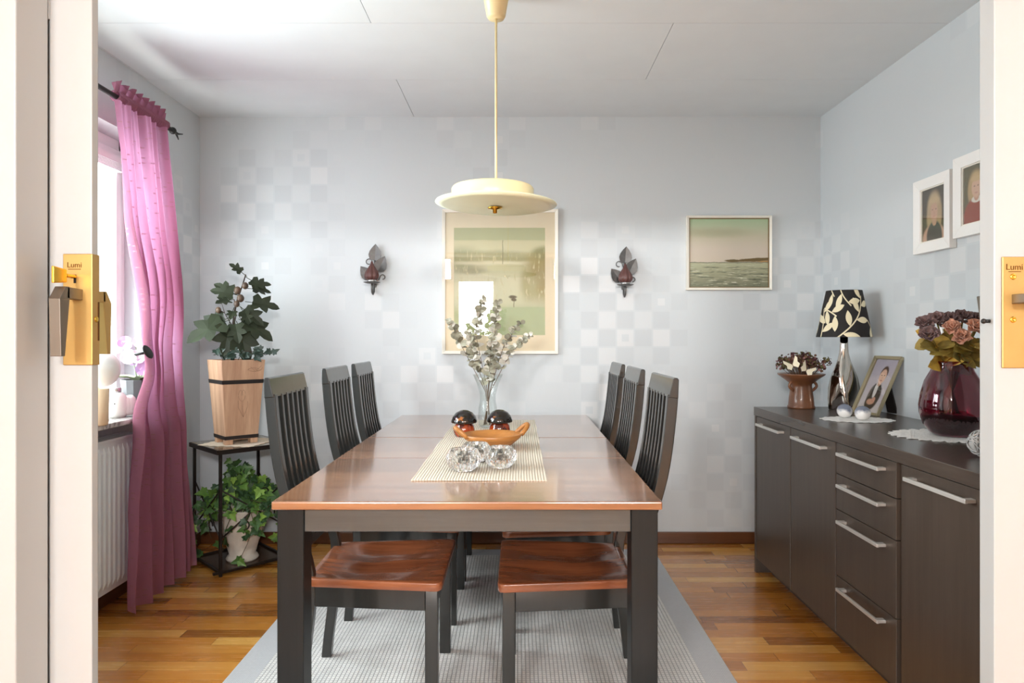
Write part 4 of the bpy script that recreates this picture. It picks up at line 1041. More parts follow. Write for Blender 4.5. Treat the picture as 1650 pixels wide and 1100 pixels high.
FIG = [(0, 0), (0.10, 0.02), (0.28, -0.02), (0.44, 0.14), (0.34, 0.24), (0.24, 0.32), (0.36, 0.42), (0.46, 0.62), (0.30, 0.64), (0.17, 0.62), (0.20, 0.78), (0.12, 0.92), (0, 1.02),
       (-0.12, 0.92), (-0.20, 0.78), (-0.17, 0.62), (-0.30, 0.64), (-0.46, 0.62), (-0.36, 0.42), (-0.24, 0.32), (-0.34, 0.24), (-0.44, 0.14), (-0.28, -0.02), (-0.10, 0.02)]
def rot_face(direction, normal):
    y = Vector(direction).normalized(); n = Vector(normal); n = (n - y * n.dot(y)).normalized(); x = y.cross(n)
    return Matrix((x, y, n)).transposed().to_4x4()
# px offsets from stem foot (x=378) at ~3.5 m: (base dx, base dz, dir x, dir z, size, toward the viewer)
LV = [(-0.02, 0.235, -0.62, -0.25, 0.20, .25), (-0.02, 0.235, -0.15, -1.0, 0.165, .55), (0.01, 0.23, 0.32, -1.0, 0.20, .5), (-0.01, 0.25, -0.9, -0.35, 0.17, -.2), (0.02, 0.24, 0.75, -0.40, 0.17, .2), (0.0, 0.24, 0.15, -0.9, 0.12, .75),
      (0.03, 0.36, -1.0, 0.22, 0.13, .1), (0.02, 0.36, -0.95, 0.55, 0.12, -.2), (0.05, 0.33, 0.95, -0.10, 0.16, .2), (0.05, 0.40, 0.9, -0.05, 0.12, -.2), (0.05, 0.42, 0.75, 0.05, 0.11, .1), (0.06, 0.46, -0.7, 0.55, 0.085, .1),
      (0.05, 0.46, 0.8, -0.5, 0.11, .2), (0.02, 0.31, 0.7, -0.55, 0.15, .35), (0.0, 0.30, -0.2, -0.6, 0.08, .8), (0.0, 0.34, -0.5, -0.1, 0.10, .5), (0.03, 0.30, 0.4, -0.8, 0.09, .6), (0.02, 0.26, 0.5, -0.9, 0.15, -.3)]
for (bx_, bz, dx, dz, sz, tw) in LV:
    sz *= 0.95 if bz < 0.27 else 0.84
    d = Vector((dx * 0.92 + tw * 0.40, dx * 0.38 - tw * 0.92, dz)).normalized()
    base = Vector((bx_, bx_ * 0.3, bz)); pet = base + d * 0.035
    M = Matrix.Translation(pet) @ rot_face(d, Vector((0.42 + random.uniform(-.3, .3), -1.0, 0.75 + random.uniform(-.4, .4))))
    mb = MB(); mb.tube([base, pet], 0.0018, 5); mb.leaf([(x * sz * random.uniform(.85, 1.0), y * sz) for x, y in FIG], M, bend=1.6, fold=0.18)
    mb.build('leaf', M_fig, fg, smooth=False)
for p, r in (((0.065, -0.02, 0.41), .018), ((0.03, -0.03, 0.385), .020), ((0.045, -0.03, 0.345), .020), ((-0.075, -0.015, 0.285), .016), ((0.03, -0.04, 0.315), .016)):
    MB().sphere(p, r, 14, (0.9, 0.9, 1.05)).build('fig_fruit', M_fruit, fg, smooth=True)
IVY = [(0, 0), (0.18, -0.10), (0.42, -0.06), (0.36, 0.14), (0.52, 0.34), (0.26, 0.44), (0.16, 0.70), (0, 1.0), (-0.16, 0.70), (-0.26, 0.44), (-0.52, 0.34), (-0.36, 0.14), (-0.42, -0.06), (-0.18, -0.10)]
M_ivydk = mat('dark_ivy_green', (48, 66, 56), 0.45, var=0.15, vscale=30)
iv = thing('ivy_sprig', 'dark ivy sprig trailing over the rim of the wooden planter', 'plant', (-1.472, 3.53, zp + 0.395))
mbt = MB(); mbt.tube([(0.02, -0.03, 0.002), (0.06, -0.04, 0.075), (0.12, -0.03, 0.07), (0.17, -0.02, 0.055), (0.20, -0.01, 0.065)], 0.0018, 5); mbt.tube([(-0.02, -0.05, 0.002), (-0.05, -0.06, 0.06), (-0.07, -0.08, 0.055)], 0.0018, 5); mbt.build('vine', M_bark, iv)
mb = MB()
for k in range(26):
    f = random.random()
    p = Vector((-0.08 + 0.13 * random.random(), -0.07 + 0.05 * random.random(), 0.05 + 0.04 * random.random())) if k < 13 else Vector((0.07 + 0.14 * f, -0.04 + 0.02 * f, 0.065 + random.uniform(-.02, .02)))
    d = Vector((random.uniform(-1, 1), random.uniform(-.6, .2), random.uniform(-.8, .5)))
    mb.leaf([(x * 0.042, y * 0.042) for x, y in IVY], Matrix.Translation(p) @ rot_face(d, (0.4 + random.uniform(-.5, .5), -1, random.uniform(0, 1))), bend=4, fold=.2)
mb.build('foliage', M_ivydk, iv)
# ivy in the white urn
M_urn = mat('whitewashed_clay', (214, 204, 190), 0.75, var=0.08, vscale=18, bump=0.15, bscale=60)
ip = thing('ivy_pot', 'white clay urn of trailing green ivy under the iron plant stand', 'potted plant', (-1.425, 3.52, 0.018))
MB().lathe([(0, 0), (0.074, 0), (0.080, 0.010), (0.074, 0.022), (0.064, 0.030), (0.076, 0.075), (0.098, 0.15), (0.104, 0.20), (0.098, 0.235), (0.106, 0.255), (0.106, 0.265), (0.092, 0.262), (0.088, 0.23), (0, 0.225)], 44).build('urn', M_urn, ip, smooth=True)
M_ivy = []
for nm, c in (('ivy_green', (86, 122, 52)), ('ivy_mid_green', (66, 100, 50)), ('ivy_deep_green', (50, 78, 44)), ('ivy_light_green', (128, 164, 72))): M_ivy.append(mat(nm, c, 0.45, var=0.15, vscale=25))
mbv = MB(); mbl = MB(); random.seed(21)
def ivy_leaf(p, sz):
    d = Vector((random.uniform(-1, 1), random.uniform(-1, .3), random.uniform(-1.2, .3)))
    mbl.mi = random.choices((0, 1, 2, 3), (4, 4, 4, 1.6))[0]
    mbl.leaf([(x * sz, y * sz) for x, y in IVY], Matrix.Translation(p) @ rot_face(d, (0.4 + random.uniform(-.7, .7), -1, 0.5 + random.uniform(-.6, .8))), bend=3, fold=.2)
CAMD = Vector((0.39, -0.92, 0)); CAMR = Vector((0.92, 0.39, 0))
for k in range(150):                                   # crown
    a_, b_ = random.uniform(0, 2 * PI), random.random() ** 0.5
    p = Vector((0.20 * b_ * math.cos(a_), 0.14 * b_ * math.sin(a_), 0.34 + random.uniform(-.1, .12) * (1.2 - b_)))
    p.z += 0.10 * math.exp(-((p.dot(CAMR) + 0.02) / 0.05) ** 2) * random.random() * 1.6
    ivy_leaf(p, random.uniform(.035, .06))
for k in range(22):                                   # trailing vines
    a_ = random.uniform(0, 2 * PI); r0 = 0.09; ex = random.uniform(.16, .27); dr = random.uniform(.05, .32)
    pts = [Vector((r0 * 0.5 * math.cos(a_), r0 * 0.5 * math.sin(a_), 0.24)), Vector((r0 * math.cos(a_), r0 * math.sin(a_), 0.30))]
    for j in range(1, 6):
        f = j / 5; rr = r0 + (ex - r0) * min(1, f * 1.5); aa = a_ + 0.25 * math.sin(f * 4 + k)
        pts.append(Vector((rr * math.cos(aa), rr * 0.8 * math.sin(aa), max(0.03, 0.30 + 0.04 * math.sin(f * 3) - dr * f * f))))
    for p in pts:                                     # keep clear of the walls
        p.x = max(p.x, -0.33); p.y = min(p.y, 0.28)
    mbv.tube(pts, 0.0016, 5)
    for p, q_ in zip(pts[1:-1], pts[2:]):
        for i_ in range(2): ivy_leaf(p.lerp(q_, random.random()) + Vector((random.uniform(-.012, .012), random.uniform(-.012, .012), random.uniform(-.01, .01))), random.uniform(.034, .055))
mbv.build('vine', mat('ivy_vine', (84, 74, 48), 0.7), ip)
mbl.build('foliage', M_ivy, ip)

# ------------------------------------------------------------------ on the table
def runner_mat():
    m = bpy.data.materials.new('ribbed_cotton'); m.use_nodes = True; t = NT(m); b = t.n['Principled BSDF']; s = t.sep(t.coord())
    f = t.math('ABSOLUTE', t.math('SUBTRACT', t.math('FRACT', t.math('DIVIDE', s[0], 0.0085)), 0.5))
    g = t.noise(t.vmath('MULTIPLY', t.coord(), (0.4, 1, 1)), 350, 2)
    h_ = t.math('ADD', t.maprange(f, 0.2, 0.5, 1, 0, True), t.math('MULTIPLY', g, 0.3))
    t.put(b.inputs['Base Color'], t.ramp(h_, [(0.1, lin((196, 182, 160))), (0.9, lin((236, 226, 208)))])); b.inputs['Roughness'].default_value = 0.9
    t.put(b.inputs['Normal'], t.bump(h_, 0.7, 0.003)); return m
M_run = runner_mat()
def on_table(px, py, z=None):
    D = (HC - TZ) * 1100 / (py - 543); return ((px - 836) / 1100 * D, D, TZ if z is None else z)
BIG = (1.045, 1.045, 1.045)
mb = MB().grid(lambda u, v: ((u - .5) * 0.404 + 0.0015 * math.sin(v * 25), v * 1.47, 0.0022 + 0.0004 * math.sin(v * 30 + u * 4)), 24, 60)
o = mb.build('table_runner', M_run, None, solid=0.003); o.location = (-0.119, 2.032, TZ); tag(o, 'cream ribbed cotton runner lying along the table', 'table runner')
ZT = TZ + 0.0041
M_clear = pane_mat('clear_glass', 1.0, (0.97, 0.985, 0.98, 1))
def shell(prof, th):
    """closed thin wall from an outer profile"""
    inner = [(max(r - th, 0.0), z + (th if i == 0 else 0)) for i, (r, z) in enumerate(prof)]
    return [(0, prof[0][1])] + prof + inner[::-1] + [(0, inner[0][1] + th)]
VX, VY, _ = on_table(786, 688.5)
vz = thing('glass_vase', 'clear flared glass vase holding eucalyptus on the table runner', 'vase', (VX, VY, ZT)); vz.scale = BIG
MB().lathe(shell([(0.036, 0.0), (0.042, 0.01), (0.045, 0.04), (0.042, 0.085), (0.036, 0.12), (0.037, 0.15), (0.050, 0.195), (0.068, 0.237)], 0.0025), 48).build('vessel', M_clear, vz, smooth=True)
M_euc = [mat('eucalyptus_grey_green', (164, 162, 144), 0.7, var=0.12, vscale=30), mat('eucalyptus_pale', (204, 200, 188), 0.7, var=0.1, vscale=30), mat('eucalyptus_dark', (126, 122, 104), 0.7, var=0.12, vscale=30)]
M_eucs = mat('eucalyptus_stem', (116, 98, 82), 0.7, var=0.1)
random.seed(8)
EU = [((-0.02, 0.0, 0.585), (-0.055, 0.0, 0.42), 'tallest eucalyptus branch standing upright in the glass vase', 20), ((-0.175, -0.02, 0.48), (-0.12, -0.01, 0.37), 'eucalyptus branch reaching far left from the glass vase', 19),
      ((0.045, 0.0, 0.565), (0.03, 0.0, 0.40), 'eucalyptus branch just right of the tallest one in the glass vase', 22), ((0.195, -0.01, 0.42), (0.10, -0.01, 0.33), 'eucalyptus branch arching lowest to the right of the glass vase', 20),
      ((0.15, 0.02, 0.47), (0.07, 0.01, 0.36), 'eucalyptus branch leaning right above the lowest one', 18), ((-0.09, -0.03, 0.43), (-0.06, -0.02, 0.31), 'short eucalyptus branch at the front left of the bunch', 22),
      ((0.02, -0.03, 0.40), (0.01, -0.02, 0.28), 'short eucalyptus branch in front with the lowest leaves', 26)]
for i, (tip, mid, lab, n) in enumerate(EU):
    t = thing('eucalyptus_branch', lab, 'branch', (VX, VY, ZT), 0, 'eucalyptus branches in the glass vase'); t.scale = BIG
    ft = Vector((-0.018 * math.copysign(1, tip[0]) * (0.3 + random.random()), random.uniform(-.02, .02), 0.008)); nk = Vector((tip[0] * 0.06, tip[1] * 0.1, 0.16))
    P = [ft, ft.lerp(nk, .5), nk, Vector(mid), Vector(mid).lerp(Vector(tip), .55) + Vector((0, 0, .006)), Vector(tip)]
    MB().tube(P, 0.0021, 6, 0.0009).build('stem', M_eucs, t, smooth=True)
    mb = MB()
    for k in range(n * 2):
        f = 0.12 + 0.88 * (k // 2) / (n - 1); f = f * 3; j = min(2, int(f)); p = P[2 + j].lerp(P[3 + j], f - j)
        if i != 6 and p.z < 0.25: continue
        a_ = 2.4 * (k // 2) + PI * (k % 2) + random.uniform(-.3, .3)
        d = Vector((math.cos(a_), math.sin(a_) * 0.9, random.uniform(-.1, .75)))
        sz = random.uniform(.024, .042) * (1.05 - 0.45 * (k / (2 * n)))
        mb.mi = random.choices((0, 1, 2), (4, 3, 3))[0]
        mb.leaf([(x * sz * 0.95, y * sz) for x, y in ROUND], Matrix.Translation(p) @ rot_face(d, (random.uniform(-.8, .8), -1 + random.uniform(-.5, .8), random.uniform(-.3, 1.2))), bend=random.uniform(2, 9), fold=.25)
    mb.build('foliage', M_euc, t)
def shroom_mat(name, dark, light, thr):
    m = bpy.data.materials.new(name); m.use_nodes = True; t = NT(m); b = t.n['Principled BSDF']
    n = t.noise(t.coord(), 26, 4, 0.55); t.put(b.inputs['Base Color'], t.ramp(n, [(thr, lin(dark)), (thr + 0.09, lin(light))]))
    b.inputs['Roughness'].default_value = 0.08; b.inputs['Coat Weight'].default_value = 0.6; b.inputs['Coat Roughness'].default_value = 0.03; return m
M_cap = shroom_mat('tortoiseshell_glaze', (22, 16, 10), (150, 84, 20), 0.60)
M_stemr = shroom_mat('red_brown_glaze', (70, 20, 8), (150, 58, 22), 0.42)
mu = thing('mushroom_jar', 'glazed brown mushroom jar on the left behind the wooden bowl', 'ornament', on_table(748, 704, ZT), 0, 'mushroom jars on the runner'); mu.scale = BIG
MB().lathe([(0, 0), (0.036, 0), (0.041, 0.010), (0.044, 0.026), (0.040, 0.044), (0.034, 0.052), (0.035, 0.058), (0, 0.058)], 40).build('stem', M_stemr, mu, smooth=True)
MB().lathe([(0, 0.056), (0.050, 0.055), (0.054, 0.058), (0.0535, 0.065), (0.047, 0.082), (0.034, 0.097), (0.016, 0.106), (0.006, 0.108), (0, 0.108)], 48).build('cap', M_cap, mu, smooth=True)
dup(mu, on_table(805, 703, ZT), R(130), 'glazed mushroom jar with amber streaks, right one behind the wooden bowl')
M_bowl = wood('honey_wood_bowl', (146, 90, 38), (194, 134, 70), 'X', 1.5, 0.35, bump=0.05)
bw = thing('wooden_bowl', 'carved honey coloured wooden bowl with two loop handles on the runner', 'bowl', on_table(793, 723, ZT), R(22)); bw.scale = BIG
MB().lathe([(0, 0), (0.045, 0), (0.07, 0.012), (0.10, 0.036), (0.111, 0.052), (0.106, 0.053), (0.094, 0.038), (0.06, 0.014), (0, 0.009)], 48, wob=lambda a, r, z: r * (1 + 0.02 * math.cos(2 * a))).build('basin', M_bowl, bw, smooth=True)
for s in (-1, 1):
    pts = []
    for k in range(15):
        a_ = PI * k / 14 - PI / 2
        pts.append((s * (0.104 + 0.036 * math.cos(a_)), 0.026 * math.sin(a_), 0.046 + 0.034 * max(0, math.cos(a_))))
    MB().tube(pts, 0.0085, 10).build('handle', M_bowl, bw, smooth=True)
M_cry = glassy('crystal', (255, 255, 255), 0.10, 1.45)
def crystal(label, px, py, s, rz_):
    t = thing('crystal_candle_holder', label, 'candle holder', on_table(px, py, ZT), rz_, 'crystal candle holders on the runner')
    def wob(a, r, z): return r * (1 + 0.09 * abs(math.sin(a * 5.5 + z * 90)) - 0.03)
    pr = [(0.030, 0.0), (0.042, 0.010), (0.050, 0.024), (0.053, 0.038), (0.049, 0.053), (0.040, 0.066)]
    pr = [(r * s, z * s) for r, z in pr]
    inner = [(0.034 * s, 0.064 * s), (0.030 * s, 0.045 * s), (0.022 * s, 0.028 * s), (0, 0.026 * s)]
    MB().lathe([(0, 0)] + pr + inner, 66, wob=lambda a, r, z: wob(a, r, z) if r > 0.035 * s else r).build('body', M_cry, t)
    return t
crystal('clear crystal candle holder nearest the table front, on the left', 747, 759, 1.03, 0)
crystal('clear crystal candle holder on the right in front of the wooden bowl', 806, 754, 1.0, 0.7)
crystal('clear crystal candle holder behind the left one, touching the wooden bowl', 767, 744, 0.94, 1.9)

# ------------------------------------------------------------------ on the sideboard
def on_sb(px, py): D = (HC - SZ) * 1100 / (py - 543); return ((px - 836) / 1100 * D, D, SZ)
M_terra = mat('brown_stoneware', (112, 70, 44), 0.38, var=0.2, vscale=12, coat=0.3)
bx_ = on_sb(1291, 657)
pb = thing('pedestal_bowl', 'brown stoneware pedestal bowl of dried flowers at the far end of the sideboard', 'bowl', bx_)
MB().lathe([(0, 0), (0.063, 0), (0.064, 0.008), (0.060, 0.014), (0.057, 0.05), (0.049, 0.105), (0.050, 0.118), (0.075, 0.138), (0.108, 0.162), (0.110, 0.168), (0.104, 0.167), (0.06, 0.142), (0, 0.132)], 44).build('body', M_terra, pb, smooth=True)
for s in (-1, 1): MB().tube([(s * (0.044 + 0.022 * math.sin(PI * k / 10)), -0.02, 0.085 + 0.050 * k / 10) for k in range(11)], 0.007, 8).build('lug', M_terra, pb, smooth=True)
M_df = [mat('dried_purple', (84, 50, 50), 0.8, var=0.2), mat('dried_brown', (98, 70, 50), 0.8, var=0.2), mat('dried_olive', (92, 86, 52), 0.8, var=0.2), mat('dried_pink', (140, 98, 96), 0.8, var=0.2)]
da = thing('dried_flowers', 'bunch of small dark purple dried flowers filling the pedestal bowl', 'dried flowers', (bx_[0], bx_[1], SZ + 0.168))
mb = MB(); mst = MB(); random.seed(14)
SM = [(0, 0), (0.4, 0.3), (0.4, 0.7), (0, 1), (-0.4, 0.7), (-0.4, 0.3)]
for k in range(120):
    a_, b_ = random.uniform(0, 2 * PI), random.random() ** 0.6
    e = Vector((0.125 * b_ * math.cos(a_), 0.11 * b_ * math.sin(a_), 0.02 + random.uniform(.02, .085) * (1.15 - 0.6 * b_)))
    mst.tube([(e.x * .35, e.y * .35, -0.020), e], 0.0009, 4)
    for j in range(6):
        mb.mi = random.choices((0, 1, 2, 3), (5, 3, 2, 1.4))[0]; sz = random.uniform(.010, .018)
        p = e + Vector((random.uniform(-.014, .014), random.uniform(-.014, .014), random.uniform(-.016, .008)))
        mb.leaf([(x * sz, y * sz) for x, y in SM], Matrix.Translation(p) @ rot_face(Vector((random.uniform(-1, 1), random.uniform(-1, 1), random.uniform(-.6, 1))), (random.uniform(-1, 1), -1, random.uniform(-.5, 1))), bend=8, fold=.3)
mst.build('stem', M_df[1], da); mb.build('foliage', M_df, da)
M_bfly = mat('cream_paper', (226, 216, 190), 0.7, var=0.04)
for px, py, rr, lab in ((1277, 588, -25, 'cream butterfly ornament on the dried flowers, left one'), (1299, 596, 35, 'cream butterfly ornament on the rim of the pedestal bowl, right one')):
    D = bx_[1] - 0.105; t = thing('butterfly_ornament', lab, 'ornament', ((px - 836) / 1100 * D, D, HC + (543 - py) / 1100 * D), 0, 'butterflies on the dried flowers', (R(-25), R(rr), R(-10)))
    for s in (-1, 1):
        mb = MB(); W1 = [(0, 0.0), (s * 0.030, 0.034), (s * 0.034, 0.020), (s * 0.026, 0.004), (s * 0.030, -0.012), (s * 0.016, -0.024), (0, -0.006)]
        V = [mb.v((x, -0.003 - abs(x) * 0.35, z)) for x, z in W1]; mb.face(V); mb.build('wing', M_bfly, t, solid=0.0012)
    MB().tube([(0, -0.003, -0.014), (0, -0.004, 0.012)], 0.002, 6, 0.0015).build('body', M_df[1], t)
# table lamp
M_chrome = mat('black_chrome', (196, 188, 178), 0.08, metal=1.0, var=0.0)
lx = (1.548, 3.25, SZ)
tl_ = thing('table_lamp', 'table lamp with twisted chrome base and black shade with cream leaves', 'table lamp', lx)
mb = MB(); rings = []
PR = [(0.0, 0.048), (0.004, 0.050), (0.05, 0.053), (0.10, 0.054), (0.15, 0.050), (0.19, 0.041), (0.23, 0.029), (0.27, 0.020), (0.31, 0.017), (0.352, 0.016)]
for z, h_ in PR:
    tw = R(38 - 52 * min(1, z / 0.26)); ring = []
    for k in range(24):
        a_ = 2 * PI * k / 24; m_ = max(abs(math.cos(a_)), abs(math.sin(a_))); rr = h_ / m_ * (1.0 if z < 0.25 else 1.0)
        sq = max(0.0, 1 - z / 0.30); rr = rr * sq + h_ * 1.05 * (1 - sq)
        ring.append(mb.v((rr * math.cos(a_ + tw), rr * math.sin(a_ + tw), z)))
    rings.append(ring)
for A, B in zip(rings[:-1], rings[1:]):
    for k in range(24): mb.face([A[k], A[(k + 1) % 24], B[(k + 1) % 24], B[k]])
mb.face(rings[0][::-1]); mb.face(rings[-1]); mb.build('base', M_chrome, tl_, smooth=True)
ops = []
CR = (226, 214, 180)
def sprig(u0, v0, u1, v1, n, bow):
    """a stem from (u0,v0) to (u1,v1) with paired leaves; u in turns, v in 0..1. shade is about 0.7 m round and 0.22 m tall"""
    asp = 0.30
    for k in range(9):
        f = (k + .5) / 9; u = u0 + (u1 - u0) * f + bow * math.sin(PI * f); v = v0 + (v1 - v0) * f
        du = (u1 - u0) + bow * PI * math.cos(PI * f); dv = v1 - v0; ang = math.degrees(math.atan2(dv * asp, du))
        ops.append(('s', u, v, math.hypot(du, dv * asp) / 9 * 0.62, ang))
    for k in range(n):
        f = (k + .6) / n; u = u0 + (u1 - u0) * f + bow * math.sin(PI * f); v = v0 + (v1 - v0) * f
        du = (u1 - u0) + bow * PI * math.cos(PI * f); ang = math.degrees(math.atan2((v1 - v0) * asp, du)) + (52 if k % 2 else -52)
        ops.append(('l', u + 0.055 * math.cos(R(ang)), v + 0.055 * math.sin(R(ang)) / asp, 0.050, ang))
# angle 0 is +X; the viewer sees about -160..-20 degrees => u 0.57..0.95
sprig(0.64, -0.02, 0.83, 0.86, 6, 0.035); sprig(0.53, -0.02, 0.51, 0.60, 3, 0.012); sprig(0.645, 1.04, 0.73, 0.66, 2, -0.01); sprig(0.515, 0.62, 0.63, 0.44, 3, 0.012); sprig(0.55, 1.05, 0.60, 0.86, 1, 0.0); sprig(0.86, 0.35, 0.93, -0.05, 2, 0.01); sprig(0.42, 0.9, 0.46, 0.1, 3, 0.02)
M_shade = [mat('black_shade_cloth', (30, 26, 24), 0.75, var=0.02), mat('cream_leaf_print', CR, 0.7, var=0.02)]
mb = MB().lathe([(0.123, 0.345), (0.079, 0.566), (0.077, 0.566), (0.121, 0.345), (0.123, 0.345)], 64, caps=False); mb.mi = 1
def cone(u, v):
    v = min(0.995, max(0.005, v)); r = 0.123 + (0.079 - 0.123) * v + 0.0007; a_ = 2 * PI * u
    return (r * math.cos(a_), r * math.sin(a_), 0.345 + 0.221 * v)
for kind, u, v, r, ang in ops:                                    # the woven print lies on the cloth
    prev = None; c_, s_ = math.cos(R(ang)), math.sin(R(ang))
    for k in range(9):
        tt = -1 + k / 4; hw_ = r * 0.40 * (1 - tt * tt) if kind == 'l' else 0.0042
        pq = []
        for sg in (-1, 0, 1):
            a_, b_ = tt * r, sg * hw_; pq.append(mb.v(cone(u + a_ * c_ - b_ * s_, v + (a_ * s_ + b_ * c_) / 0.30)))
        if prev: mb.face([prev[0], prev[1], pq[1], pq[0]]); mb.face([prev[1], prev[2], pq[2], pq[1]])
        prev = pq
mb.build('lamp_shade', M_shade, tl_, smooth=False)
mb = MB(); mb.tube([(0, 0, 0.35), (0, 0, 0.40)], 0.012, 12)
for k in range(3): mb.tube([(0, 0, 0.40), (0.109 * math.cos(k * 2.09), 0.109 * math.sin(k * 2.09), 0.41)], 0.0015, 5)
mb.build('socket', M_tin, tl_)
# leaning photo frame
M_goldf = mat('antique_gold_frame', (168, 156, 126), 0.35, metal=0.7, var=0.06)
p3 = paint('boy_portrait', [(0.0, (196, 186, 186)), (1.0, (182, 174, 184))], [('e', 0.5, 0.05, 0.55, 0.14, 0, (204, 196, 192), 0.5), ('e', 0.50, 0.30, 0.27, 0.26, 0, (74, 66, 56), 0.12), ('e', 0.36, 0.20, 0.12, 0.13, 20, (84, 76, 62), 0.2), ('e', 0.48, 0.42, 0.07, 0.15, 8, (222, 216, 208), 0.2),
            ('e', 0.46, 0.20, 0.16, 0.055, 0, (206, 158, 130), 0.25), ('e', 0.56, 0.24, 0.07, 0.05, 0, (200, 148, 122), 0.3), ('e', 0.53, 0.555, 0.07, 0.06, 0, (204, 158, 132), 0.2), ('e', 0.55, 0.74, 0.155, 0.135, 0, (92, 70, 54), 0.15), ('e', 0.54, 0.68, 0.140, 0.135, 0, (222, 180, 156), 0.12),
            ('e', 0.485, 0.70, 0.024, 0.010, 0, (80, 64, 56), 0.4), ('e', 0.60, 0.70, 0.024, 0.010, 0, (80, 64, 56), 0.4), ('e', 0.54, 0.655, 0.018, 0.022, 0, (204, 150, 130), 0.5), ('e', 0.54, 0.605, 0.045, 0.010, 0, (176, 100, 96), 0.4)], 0.35, noise=0.02, nscale=(10, 10))
fr = picture('photo_frame', 'gold framed photo of a small child in a cardigan leaning on the sideboard', 0.175, 0.288, p3, (1.549, 3.074, SZ), (0, 0, 0), 0.013, 0.016, m_frame=M_goldf)
# re-seat: bottom edge rests on the worktop, leaning back
fr['category'] = 'photo frame'
tilt = R(-26.0)
for c in kids(fr):
    for v in c.data.vertices: v.co.z += 0.144; v.co.y += 0.016
fr.rotation_euler = (tilt, 0, R(-79.8)); fr.location = (1.549, 3.074, SZ + 0.001)
mb = MB(); Mi = Matrix.Rotation(-tilt, 4, 'X')      # back easel leg given in upright coordinates
def up(p): return Mi @ Vector(p)
mb.hull8([up(p) for p in ((-0.03, 0.148, 0.0), (0.03, 0.148, 0.0), (0.03, 0.154, 0.0), (-0.03, 0.154, 0.0), (-0.026, 0.108, 0.165), (0.026, 0.108, 0.165), (0.026, 0.114, 0.165), (-0.026, 0.114, 0.165))])
plabel(mb.build('easel_leg', M_strap, fr), 'black folding support')
# doilies, shells, vase of roses, candle, wicker ball
M_dw = mat('white_crochet', (232, 230, 226), 0.9, var=0.06, vscale=120, bump=0.6, bscale=300)
d1 = on_sb(1381, 676.5)
doily('crochet_doily', 'small white crochet doily under two round stones on the sideboard', d1, 0.142, 0.10, 12, M_dw, R(-6))
M_stone = bpy.data.materials.new('blue_white_glaze'); M_stone.use_nodes = True; t = NT(M_stone); b = t.n['Principled BSDF']
nz = t.math('ADD', t.math('MULTIPLY', t.noise(t.coord(), 22, 4), 0.6), t.math('MULTIPLY', t.sep(t.coord())[2], 7.0))
t.put(b.inputs['Base Color'], t.ramp(nz, [(0.46, lin((232, 228, 224))), (0.60, lin((112, 118, 134)))])); b.inputs['Roughness'].default_value = 0.2
for px, py, lab in ((1361, 674, 'blue and white glazed ball, left one on the small doily'), (1390, 678, 'blue and white glazed ball, right one on the small doily')):
    p = on_sb(px, py); o = MB().lathe([(0, 0), (0.012, 0.0005), (0.022, 0.006), (0.030, 0.020), (0.031, 0.032), (0.026, 0.046), (0.014, 0.055), (0, 0.058)], 30).build('glazed_ball', M_stone, None, smooth=True)
    o.location = (p[0], p[1], SZ + 0.0042); tag(o, lab, 'ornament', 'glazed balls on the doily'); o.rotation_euler = (0, 0, px)
vx, vy = 1.508, 2.375
doily('crochet_doily', 'large white scalloped doily under the purple glass vase', (vx - 0.005, vy, SZ), 0.185, 0.16, 26, M_dw, 0, 0.16)
M_pglass = pane_mat('purple_glass', 1.6, lin((206, 140, 160)))
zv = SZ + 0.0042
pv = thing('purple_vase', 'large bulging purple glass vase standing on the scalloped doily', 'vase', (vx, vy, zv))
prv = [(0.055, 0.0), (0.072, 0.012), (0.089, 0.036), (0.101, 0.075), (0.103, 0.105), (0.097, 0.145), (0.085, 0.19), (0.066, 0.225), (0.060, 0.245), (0.066, 0.258)]
MB().lathe(shell(prv, 0.004), 60, wob=lambda a, r, z: r * (1 + 0.006 * math.cos(14 * a))).build('vessel', M_pglass, pv, smooth=True)
M_peb = mat('dark_pebbles', (44, 34, 34), 0.5, var=0.3, vscale=120, bump=1.0, bscale=120)
MB().lathe([(0, 0.006), (0.05, 0.006), (0.067, 0.016), (0.083, 0.038), (0.092, 0.062), (0.05, 0.066), (0, 0.064)], 40).build('pebble_fill', M_peb, pv, smooth=True)
kids(pv)[-1]['kind'] = 'stuff'
M_rd = mat('rose_dark', (112, 88, 86), 0.75, var=0.25, vscale=60); M_rp = mat('rose_peach', (198, 146, 122), 0.75, var=0.2, vscale=60)
M_rl = [mat('rose_leaf_ochre', (176, 142, 56), 0.6, var=0.25, vscale=25), mat('rose_leaf_olive', (132, 112, 48), 0.6, var=0.25, vscale=25)]
M_rs = mat('rose_stem', (128, 112, 54), 0.6, var=0.15)
random.seed(31)
